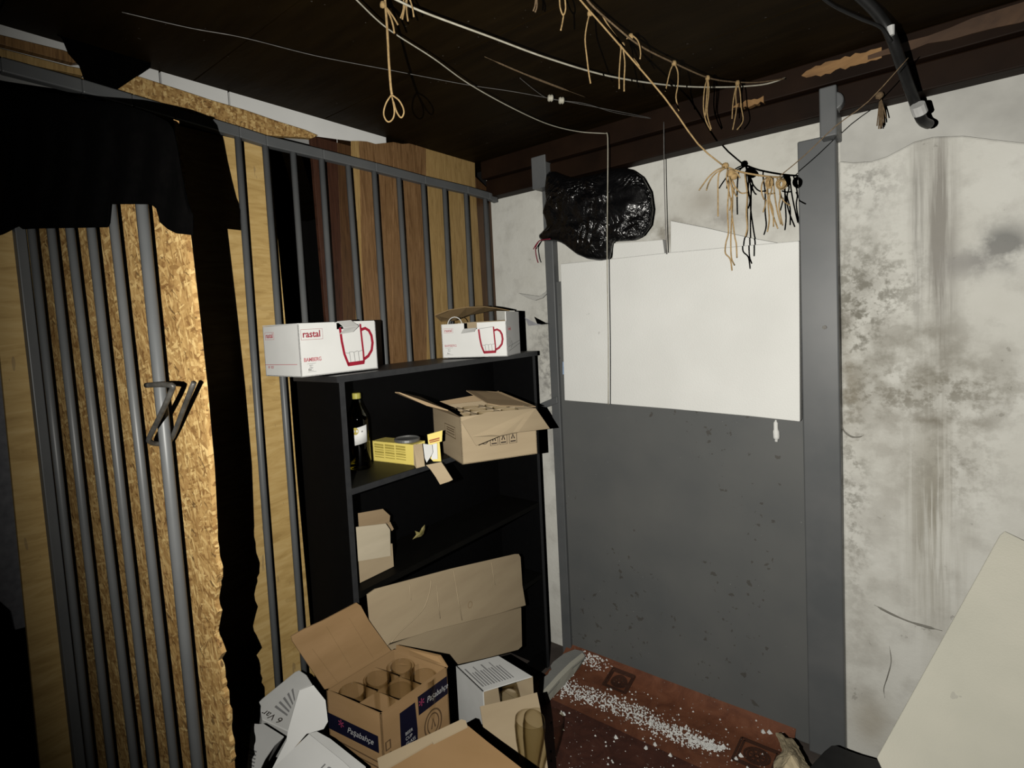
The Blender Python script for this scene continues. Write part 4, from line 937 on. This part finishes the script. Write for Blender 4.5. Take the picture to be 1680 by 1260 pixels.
text('6 Var', fr8, 0, -.004, .026, M['inkdark'], t8, rot=0)
pr = MB()
for k in range(5):
    a = (452-2*k+k*9, 1168-k*10+2); pr.add([pl8((450+k*7, 1160-k*7), .001*s8), pl8((453+k*7, 1157-k*7), .001*s8), pl8((472+k*3, 1172-k*6), .001*s8), pl8((471+k*3, 1175-k*6), .001*s8)], [(0, 1, 2, 3)])
part('print_lines', pr, M['inkgrey'], t8)
t9 = [((491, 1133), 1.40), ((514, 1124), 1.42), ((534, 1149), 1.38), ((538, 1184), 1.34), ((531, 1196), 1.33), ((503, 1204), 1.33), ((452, 1262), 1.24), ((444, 1266), 1.25), ((470, 1215), 1.32), ((472, 1200), 1.34)]
A9, B9, C9 = D((491, 1133), 1.40), D((534, 1149), 1.41), D((450, 1262), 1.27); n9 = (B9-A9).cross(C9-A9)
part('flap', MB().sheet([on(q, A9, n9) for q, _ in t9], .003), M['white'], t8, 'plain white flap hanging open to the right')
A10, B10, C10 = D((412, 1187), 1.32), D((468, 1210), 1.34), D((405, 1262), 1.2); n10 = (B10-A10).cross(C10-A10)
p10 = [(412, 1186), (424, 1187), (432, 1186), (467, 1208), (462, 1213), (452, 1222), (436, 1245), (427, 1264), (418, 1300), (396, 1300), (404, 1262), (408, 1230)]
t10 = thing('white_carton', 'white carton cut by the bottom edge at the foot of the chipboard sheet', 'carton', V((on((430, 1240), A10, n10).x, on((430, 1240), A10, n10).y, 0)))
part('body', MB().sheet([on(q, A10, n10) for q in p10], .08), M['white'], t10, bevel=.002)
pr = MB(); s10 = 1 if n10.dot(CAM-A10) > 0 else -1
nn10 = n10.normalized()*s10
for k in range(6): pr.add([on((409, 1229+k*6), A10, n10)+nn10*.001, on((421-k, 1233+k*6), A10, n10)+nn10*.001, on((420-k, 1235.5+k*6), A10, n10)+nn10*.001, on((408.5, 1231+k*6), A10, n10)+nn10*.001], [(0, 1, 2, 3)])
part('print_lines', pr, M['inkgrey'], t10)
A11, B11, C11 = D((507, 1204), 1.27), D((600, 1262), 1.22), D((430, 1275), 1.15); n11 = (B11-A11).cross(C11-A11)
t11 = thing('white_carton', 'white carton lid in the lower left corner in front of the navy banded box', 'carton', V((on((510, 1250), A11, n11).x, on((510, 1250), A11, n11).y, 0)))
part('lid', MB().sheet([on(q, A11, n11) for q in ((507, 1204), (528, 1221), (563, 1249), (590, 1275), (600, 1330), (430, 1330), (440, 1268))], .004), M['white'], t11)
part('side_strip', MB().sheet([on(q, A11-n11.normalized()*s10*.004, n11) for q in ((507, 1203), (520, 1200), (542, 1212), (600, 1258), (600, 1275), (590, 1275), (563, 1249), (528, 1221))], .06), M['paper'], t11)
text('12', Frame(on((518, 1262), A11, n11), B11-A11, A11-C11), 0, 0, .03, M['inkgrey'], t11)

# broken polystyrene piece on the floor
e_ = MB(); zt_ = .05
T_ = [(884, 1118), (890, 1112), (899, 1106), (901, 1101), (905, 1098), (903, 1092), (907, 1086), (925, 1072), (943, 1065), (956, 1068), (960, 1076)]
Tp = [Z(q, zt_) for q in T_]
b0 = [Z((958, 1084), .006), Z((921, 1130), .006), Z((898, 1155), .006)]
low_ = [(960, 1076), (940, 1092), (920, 1112), (906, 1128), (893, 1142)]
slab = MB(); tpoly = Tp+[Z(q, zt_) for q in low_[1:]]+[Z((885, 1128), zt_)]
slab.prism(tpoly, (0, 0, -.012))
ps = thing('polystyrene_chunk', 'broken grey-topped polystyrene strip lying on the floor by the bookcase foot', 'polystyrene', Z((925, 1110), 0))
part('grey_top', slab, M['epsgrey'], ps, 'grey top face', bevel=.001)  # top face greyer than the side face
sd = MB(); up_ = [Z(q, zt_+.001) for q in low_]; dn_ = [Z(q, .007) for q in ((958, 1086), (942, 1106), (922, 1128), (908, 1143), (897, 1155))]
for i in range(4): sd.prism([up_[i], up_[i+1], dn_[i+1], dn_[i]], (-.02, .012, -.0))
part('broken_edge', sd, M['epsold'], ps, 'crumbly pale side face')
# crumpled beige sack and black crate at the bottom right
sk = MB(); pz = [(1274, 1204), (1282, 1204), (1287, 1210), (1299, 1211), (1305, 1217), (1318, 1240), (1328, 1260), (1332, 1290), (1264, 1290), (1270, 1250), (1283, 1232), (1280, 1225)]
P = [D(q, 1.70-.0022*(q[1]-1204)) for q in pz]; cen = D((1298, 1240), 1.56)
cen2 = D((1297, 1222), 1.62)
sk.add(P+[cen], [(i, (i+1) % len(P), len(P)) for i in range(len(P))])
so = single('paper_sack', sk, M['beige'], 'crumpled beige paper sack on the floor at the foot of the steel panel', 'sack')
s_ = so.modifiers.new('s', 'SOLIDIFY'); s_.thickness = .004; ss = so.modifiers.new('sub', 'SUBSURF'); ss.subdivision_type = 'SIMPLE'; ss.levels = 3; ss.render_levels = 3
tx = bpy.data.textures.new('crumple', 'CLOUDS'); tx.noise_scale = .03; dp = so.modifiers.new('d', 'DISPLACE'); dp.texture = tx; dp.strength = .014
bc_ = MB(); P = [(1318, 1270), (1330, 1256), (1352, 1232), (1364, 1222.5), (1371, 1222), (1386, 1229), (1408, 1237), (1440, 1246), (1470, 1262), (1480, 1300), (1320, 1300)]
zc = .16; Pz = [Z(q, zc) for q in P]
crate = thing('black_crate', 'black plastic crate in the bottom right corner in front of the stained wall', 'crate', V((Pz[4].x, Pz[4].y-.1, 0)))
part('rim', MB().prism(Pz, (0, 0, -.014)), M['blackrub'], crate, bevel=.003)
part('body', MB().prism([p_+(sum(Pz, V())/len(Pz)-p_)*.06-V((0, 0, .014)) for p_ in Pz], (0, 0, -(zc-.016))), M['blackrub'], crate, bevel=.003)

# ================================================================== BLACK BAG
bagc = Y((975, 355), -.105)
me = bpy.data.meshes.new('b'); bm = bmesh.new(); bmesh.ops.create_icosphere(bm, subdivisions=5, radius=1)
outl = [(897, 285), (905, 279), (925, 287), (943, 293), (960, 289), (985, 284), (1005, 277), (1020, 275), (1038, 279), (1055, 291), (1068, 315), (1072, 345), (1068, 370), (1055, 388), (1040, 395), (1005, 397), (1002, 415), (1000, 425), (985, 428), (965, 425), (948, 418), (935, 408), (925, 400), (915, 396), (902, 395), (890, 396), (884, 389), (886, 384), (898, 376), (895, 360), (890, 348), (896, 330), (894, 310)]
ctr = (975, 350)
def rad(a):
    # outline radius in photo pixels around the centre, by ray casting
    best = 0; dx, dy = cos(a), sin(a)
    for i in range(len(outl)):
        x1, y1 = outl[i][0]-ctr[0], outl[i][1]-ctr[1]; x2, y2 = outl[(i+1) % len(outl)][0]-ctr[0], outl[(i+1) % len(outl)][1]-ctr[1]
        den = dx*(y2-y1)-dy*(x2-x1)
        if abs(den) < 1e-9: continue
        t = (x1*(y2-y1)-y1*(x2-x1))/den; s_ = (x1*dy-y1*dx)/den
        if t > 0 and -1e-6 <= s_ <= 1+1e-6: best = max(best, t)
    return best
for v in bm.verts:
    n_ = v.co.copy(); a = atan2(-n_.z, n_.x); rr_ = sqrt(n_.x**2+n_.z**2); R_ = rad(a)*min(1, rr_*1.0)
    base = Y((ctr[0]+cos(a)*R_, ctr[1]+sin(a)*R_), -.105)
    wr = .012*noise.noise(base*18)+.008*noise.noise(base*45)+.008*abs(noise.noise(base*28))
    dd = n_.y*.045
    if abs(n_.y) > .05: dd += wr*min(1, (1-rr_)*3)*(-1 if n_.y < 0 else 1)*-1
    v.co = base+V((0, dd, 0))
bm.to_mesh(me); bm.free()
bag = thing('plastic_bag', 'crumpled black plastic bag hanging high on the back wall by the left frame post', 'bag', bagc)
for v in me.vertices: v.co -= bagc
me.materials.append(M['bag'])
for p_ in me.polygons: p_.use_smooth = True
ob = bpy.data.objects.new('sack_body', me); COL.objects.link(ob); ob.parent = bag
ds = MB()
ds.tube([Y(q, -.16) for q in ((903, 392), (894, 393), (885, 395), (879, 402), (875, 409))], .0020, 6, 3)
ds.tube([Y(q, -.16) for q in ((884, 396), (879, 405), (879, 414), (881, 425), (883, 431))], .0021, 6, 3)
part('drawstring', ds, M['reddk'], bag, 'dark red drawstring ends at the left corner', smooth=True)

# ================================================================== ROPES, WIRES, TWINE
ZC = CEIL-.015
def rope(name, pts_, r, m, label, cat, sm=6, **k):
    return single(name, MB().tube(pts_, r, 8, sm), m, label, cat, smooth=True, **k)
rope('white_cable', [Z(q, z) for q, z in (((600, -25), ZC-.04), ((655, 2), ZC-.045), ((700, 22), ZC-.05), ((800, 59), ZC-.055), ((900, 96), ZC-.06), ((1000, 125), ZC-.055), ((1100, 140), ZC-.04), ((1180, 143), ZC-.03), ((1250, 139), ZC-.02), ((1288, 128), ZC-.008))], .0022, M['cable'], 'pale cable sagging in a long arc under the ceiling towards the broken beam edge', 'cable')
g2 = [Z(q, z) for q, z in (((560, -25), ZC-.03), ((585, 0), ZC-.03), ((636, 47), ZC-.035), ((710, 95), ZC-.04), ((770, 138), ZC-.045), ((840, 177), ZC-.045), ((900, 204), ZC-.038), ((950, 216), ZC-.032))]
g2 += [Y((994, 219), -.175)]
g2b = [Y(q, -.175) for q in ((997, 226), (997, 300), (996, 420), (998, 560), (998, 664))]
single('white_cable', merge(MB().tube(g2, .0016, 8, 6), MB().tube([g2[-1]]+g2b, .0019, 8, 3)), M['cable'], 'pale cable crossing the ceiling, then hanging straight down in front of the white sheet', 'cable', smooth=True)
single('grey_cable', merge(*[MB().tube([Y((xx, 200), -.102), Y((xx+1, 300), -.10), Y((xx+4.5, 417), -.095)], .0016, 8, 3) for xx in (1089,)]), M['wire'], 'thin grey cable hanging straight down right of the black bag', 'cable', smooth=True)
rope('thin_wire', [Z(q, ZC-.01) for q in ((200, 20), (312, 46), (400, 62), (520, 92), (640, 115), (760, 138), (840, 150), (900, 161), (1000, 180), (1070, 194))], .0009, M['wire'], 'thin grey wire running straight across the ceiling over the grille', 'wire')
rope('thin_wire', [Z(q, ZC-.012) for q in ((853, 128), (860, 134), (880, 150), (898, 161), (921, 165), (960, 170), (1010, 185), (1070, 195))], .0008, M['wire'], 'short thin wire through two small insulators on the ceiling', 'wire')
for q, s_ in (((903, 161), 'left'), ((921, 165), 'right')):
    c = Z(q, ZC-.012); single('insulator', MB().lathe([(0, -.009), (.008, -.008), (.011, -.003), (.008, 0), (.011, .003), (.008, .008), (0, .009)], c, RT, 14), M['cable'], 'small round pale insulator on the ceiling wire, %s of two' % s_, 'insulator', 'wire insulators', smooth=True)
rope('wood_splinter', [Z(q, ZC-.003) for q in ((795, 93), (850, 117), (900, 137), (962, 160))], [.0006, .0022, .003, .0006], M['ropedk'], 'long thin brown splinter on the dark ceiling', 'splinter')
# long tan rope down to the macrame, brown rope with tied ends
MY = -.62
def mc(p, d=0): return D(p, 1.28+d)
rope('tan_rope', [D((930, -30), 1.12), D((952, 0), 1.13), D((1000, 55), 1.16), D((1090, 160), 1.21), D((1145, 236), 1.26), D((1187, 272), 1.28)], .0018, M['rope'], 'taut tan rope slanting down from the ceiling to the knotted twine', 'rope', 3)
br = [((950, -25), 1.14), ((965, 2), 1.15), ((1000, 35), 1.20), ((1050, 75), 1.26), ((1105, 103), 1.35), ((1160, 127), 1.45), ((1200, 134), 1.52), ((1245, 135), 1.58), ((1288, 129), 1.61)]
rope('brown_rope', [D(p_, d) for p_, d in br], .0020, M['ropedk'], 'slack brown rope along the ceiling with short twine ends tied to it', 'rope')
def tie(lab_, strands, d, m='rope', r=.0016, knot=None):
    m_ = MB()
    for s_ in strands: m_.tube([D(q, d-.002*i) for i, q in enumerate(s_)], r, 6, 4)
    if knot:
        c = D(knot, d); m_.lathe([(0, -.006), (.005, -.005), (.006, 0), (.005, .005), (0, .006)], c, UP, 10)
    single('twine_tie', m_, M[m], lab_, 'twine', 'twine ends tied on the ceiling ropes', smooth=True)
tie('single long twine end hanging from the brown rope, first on its left part', [[(968, 20), (963, 40), (960, 65), (963, 95), (966, 120), (969, 137)]], 1.16, knot=(968, 22))
tie('pair of short twine ends hanging crossed under the tan rope', [[(1020, 70), (1018, 90), (1016, 120), (1016, 146)], [(1020, 70), (1025, 100), (1024, 130), (1024, 150)], [(1020, 72), (1000, 45), (988, 25)]], 1.22, knot=(1021, 75))
tie('small twine loop over the brown rope with one short end', [[(1028, 64), (1036, 58), (1047, 68), (1051, 86), (1050, 97)], [(1040, 95), (1047, 105), (1051, 115)]], 1.25, knot=(1035, 60))
tie('open twine fork on the brown rope, widest of them', [[(1106, 103), (1100, 115), (1095, 135), (1092, 150)], [(1106, 103), (1112, 118), (1112, 140), (1109, 160), (1114, 182)]], 1.35, knot=(1106, 104))
tie('longest bundle of twine ends on the brown rope', [[(1161, 127), (1156, 145), (1154, 175), (1158, 198), (1166, 214)], [(1161, 127), (1163, 150), (1160, 185), (1167, 212)], [(1161, 127), (1160, 150), (1157, 190)]], 1.45, knot=(1161, 128))
tie('last twine bundle on the brown rope, nearest the broken beam', [[(1210, 135), (1207, 155), (1208, 180), (1202, 213)], [(1210, 135), (1214, 150), (1216, 175), (1219, 198), (1209, 213)], [(1209, 135), (1203, 165), (1201, 195)]], 1.52, knot=(1210, 136))
tie('pale twine end at the top edge, left of the taut tan rope', [[(880, -10), (878, 8), (875, 18)], [(880, -10), (881, 10), (878, 20)]], 1.1, 'ropedk')
tie('pale twine loop at the top edge beside the taut tan rope', [[(918, -8), (919, 12), (924, 25), (928, 14), (926, -8)], [(925, 22), (923, 36), (920, 50)]], 1.1, 'rope')
hang = MB(); 
hang.tube([D(q, 1.1) for q in ((631, -12), (632, 4), (634, 30), (636, 60), (638, 100), (641, 140), (643, 155))], .0026, 8, 4)
hang.tube([D(q, 1.1) for q in ((643, 155), (634, 168), (629.5, 184), (632, 195), (638, 200), (645, 194), (647, 180), (643, 158))], .0016, 8, 4)
hang.tube([D(q, 1.095) for q in ((643, 156), (654, 164), (661, 176), (662.5, 186), (658, 193), (651, 184), (645, 165))], .0016, 8, 4)
hang.tube([D(q, 1.10) for q in ((630, 8), (640, 20), (648, 32), (653, 41))], .0017, 8, 3); hang.tube([D(q, 1.10) for q in ((631, 10), (640, 26), (645, 42), (647, 55))], .0019, 8, 3)
hang.lathe([(0, -.007), (.005, -.005), (.006, 0), (.005, .005), (0, .007)], D((628, 8), 1.1), UP, 10)
single('twine_bow', hang, M['rope'], 'tan twine hanging from the ceiling and ending in a small double loop', 'twine', smooth=True)
tas = MB()
for q in (((668, -8), (664, 12), (660, 32)), ((668, -8), (667, 15), (669.5, 35)), ((670, -8), (676, 10), (679, 28)), ((662, -8), (662, 14), (657, 30)), ((654, -8), (655, 3))): tas.tube([D(a, 1.1) for a in q], .0017, 6, 3)
single('twine_tassel', tas, M['rope'], 'short frayed twine tassel at the top edge beside the hanging bow', 'twine', smooth=True)

mac = thing('twine_macrame', 'tangle of knotted tan twine hanging on a short stick in front of the white sheet', 'macrame', mc((1240, 285)))
part('stick', MB().tube([mc((1190, 273)), mc((1215, 282)), mc((1255, 289)), mc((1283, 291), .01)], .0022, 8, 3), M['rope'], mac, smooth=True)
strands = [
 [(1188, 274), (1176, 279), (1163, 290), (1154, 302), (1147, 312)], [(1189, 276), (1177, 282), (1168, 291), (1162, 302), (1159, 312)], [(1188, 277), (1180, 284), (1178, 300), (1178, 325), (1178, 355)],
 [(1192, 272), (1196, 290), (1196, 305), (1193.5, 344), (1195, 381), (1191, 398), (1190, 415), (1198, 425), (1201, 444)], [(1196, 290), (1201, 310), (1202, 335), (1200, 366), (1199, 396), (1200, 423), (1205, 435)],
 [(1197, 290), (1205, 305), (1200, 335), (1205, 385), (1208, 400), (1209, 423)], [(1197, 290), (1204, 303), (1211, 313), (1217, 317), (1226, 316)], [(1222, 284), (1223, 295), (1226, 320), (1224.5, 350), (1226, 373), (1223, 388)],
 [(1200, 281), (1209, 284), (1214, 292)], [(1194, 276), (1192, 295), (1197, 320), (1200, 333), (1197, 345)],
 [(1262, 289), (1252, 297), (1249, 312), (1253, 326), (1257, 330), (1252, 348)], [(1264, 290), (1258, 310), (1262, 330), (1267, 350), (1276, 375)], [(1262, 290), (1266, 310), (1262, 325), (1268, 345), (1269, 372)],
 [(1268, 290), (1271, 320), (1275, 345), (1281, 368)], [(1275, 292), (1280, 320), (1278, 340), (1284, 370)], [(1279, 318), (1286, 330), (1291, 334), (1296, 337)],
 [(1259, 292), (1260, 330), (1262, 360), (1259, 380)], [(1255, 316), (1263, 318), (1270, 317)], [(1199, 300), (1206, 318), (1209, 322)]]
for s_ in strands: part('strand', MB().tube([mc(q, -.012*sin(i*1.3+s_[0][0])) for i, q in enumerate(s_)], .0016, 7, 4), M['rope'], mac, smooth=True)
for c, r_ in (((1190, 272), .008), ((1199, 284), .010), ((1204, 289), .009)): part('knot', MB().lathe([(0, -r_), (r_*.7, -r_*.7), (r_, 0), (r_*.7, r_*.7), (0, r_)], mc(c), UP, 12), M['rope'], mac, smooth=True)
for a in range(7):
    R0 = .012-.0008*a; cc = mc((1282, 302), -.003*a)
    e1_ = (RT*cos(a*.5)+FW*sin(a*.5)*.5).normalized(); part('coil', MB().tube([cc+R0*(cos(t*pi/8)*e1_+sin(t*pi/8)*UP) for t in range(17)], .0018, 6), M['rope'], mac, smooth=True)
for a in range(5):
    cc = mc((1262, 300), -.002*a); R0 = .012; e1_ = (RT*cos(a*.6)+FW*sin(a*.6)*.5).normalized(); part('coil', MB().tube([cc+R0*(cos(t*pi/8)*e1_*.6+sin(t*pi/8)*UP) for t in range(17)], .0018, 6), M['rope'], mac, smooth=True)
rope('brown_twine', [mc((1278, 290), .005), mc((1320, 255), .0), D((1372, 206), 1.25), D((1425, 166), 1.23), D((1490, 95), 1.2)], .0011, M['ropedk'], 'thin brown twine rising from the knotted twine past the right post to the beam', 'cord', 3)
# black pipe and cable at the top right, brown tassel
pp = MB().tube([D((1395, -20), 1.25), D((1430, 12), 1.26), D((1452, 40), 1.27), D((1466, 70), 1.28), D((1485, 125), 1.32), D((1500, 165), 1.36), D((1512, 196), 1.38), D((1524, 204), 1.40)], .0115, 12, 4)
pipe = thing('black_pipe', 'black hose coming down over the beam at the top right with white tape on it', 'hose', D((1470, 80), 1.28))
part('hose', pp, M['blackrub'], pipe, smooth=True)
tt = MB().tube([D((1505, 172), 1.345), D((1510, 186), 1.355)], .0150, 12); part('tape_wrap', tt, M['tape'], pipe, 'white tape near the lower end')
tt = MB().tube([D((1461, 43), 1.262), D((1463, 58), 1.262)], [.008, .0055], 10); part('tape_wrap', tt, M['tape'], pipe, 'white tape tag at the top')
rope('black_cable', [D((1330, -20), 1.22), D((1365, 8), 1.23), D((1410, 30), 1.24), D((1445, 45), 1.25), D((1462, 68), 1.26)], .0035, M['blackrub'], 'glossy black cable joining the black hose at the top right', 'cable')
ts = MB(); ty = -.112
for i, dx in enumerate((-3, -1, 1, 3, 5, 8, 2)): ts.tube([Y((1444, 158), ty), Y((1444+dx*.8, 180), ty-.002*i), Y((1443+dx*1.4, 214-abs(dx)*2.5), ty)], .0015, 6, 3)
ts.lathe([(0, -.010), (.008, -.007), (.010, 0), (.008, .007), (0, .010)], Y((1443, 157), ty), UP, 10)
single('brown_tassel', ts, M['ropedk'], 'small dark brown string tassel hanging from the beam right of the steel post', 'tassel', smooth=True)

# ================================================================== SHADOW ON THE GATE, BUILT AS ADDED BLACK SHEETS
M['shadowblack'] = soft('shadow_black', (.0006, .0006, .0006), (.0011, .001, .001), 60, 1.0, .2, spec=.02)  # near-black colour that stands in for shadow
def lerp(tab, x):
    for (a, ya), (b, yb) in zip(tab, tab[1:]):
        if a <= x <= b: return ya+(yb-ya)*(x-a)/max(b-a, 1e-6)
    return tab[-1][1] if x > tab[-1][0] else tab[0][1]
def shadow_sheet(name, topl, botl, xs_, plane, fold, label):  # added sheet cut to the outline of a shadow
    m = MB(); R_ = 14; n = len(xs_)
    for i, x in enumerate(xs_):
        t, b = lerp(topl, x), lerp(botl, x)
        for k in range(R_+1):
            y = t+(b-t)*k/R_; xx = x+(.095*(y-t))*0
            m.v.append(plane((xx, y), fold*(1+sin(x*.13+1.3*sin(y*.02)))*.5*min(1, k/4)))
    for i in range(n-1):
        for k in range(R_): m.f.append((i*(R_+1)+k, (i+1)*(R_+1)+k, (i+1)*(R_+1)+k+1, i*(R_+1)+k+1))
    o = single(name, m, M['shadowblack'], label, 'shadow stand-in', smooth=True); sd_ = o.modifiers.new('s', 'SOLIDIFY'); sd_.thickness = .002; sd_.offset = 0; return o
xs_ = [x for x in range(-70, 317, 6)]+[178.5, 180.5, 256, 262, 276, 284, 290, 316.5]
shadow_sheet('shadow_patch', [(-70, 118), (0, 136), (80, 152), (136, 162), (190, 169), (232, 181), (250, 187), (262, 193), (276, 200), (284, 212), (290, 238), (301, 300), (311, 345), (317, 352)],
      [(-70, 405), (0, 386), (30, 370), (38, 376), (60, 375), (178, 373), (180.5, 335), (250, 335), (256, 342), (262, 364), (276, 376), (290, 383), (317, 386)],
      sorted(set(xs_)), lambda q, f: G(q, .014+f), .012, 'added black sheet standing in for the ragged shadow on the upper part of the bar gate at the left')
# added strip of the same black, for the shadow behind the rail
cols = [92, 104, 118, 130, 137, 150, 165, 186, 200, 215, 230, 247]
shadow_sheet('shadow_patch', [(92, 30), (247, 95)], [(92, 40), (103, 66), (112, 88), (130, 108), (137, 128), (138, 158), (186, 165), (187, 150), (247, 110)], [92, 98, 103, 108, 112, 120, 130, 134, 137, 138, 150, 165, 180, 186, 187, 200, 215, 230, 247],
      lambda q, f: (lambda p: V((p.x, p.y, min(p.z, CEIL-.001))))(X(q, -.019+f*.2)), .004, 'added black strip standing in for the shadow behind the grey rail, top left corner')

# prints belong to the part that carries them
for o in list(bpy.data.objects):
    if o.parent and o.parent.type == 'EMPTY' and o.name.split('.')[0] in ('print_lines', 'lettering', 'mug_print', 'logo_frame', 'symbol_print', 'band', 'emblem', 'crease', 'stain_ring'):
        sib = [c for c in o.parent.children if c is not o]
        for want in (('label', 'body', 'lid', 'upper_panel') if o.name.split('.')[0] != 'crease' else ('lid_flap', 'upper_panel')):
            t_ = [c for c in sib if c.name.split('.')[0] == want]
            if t_: o.parent = t_[0]; break
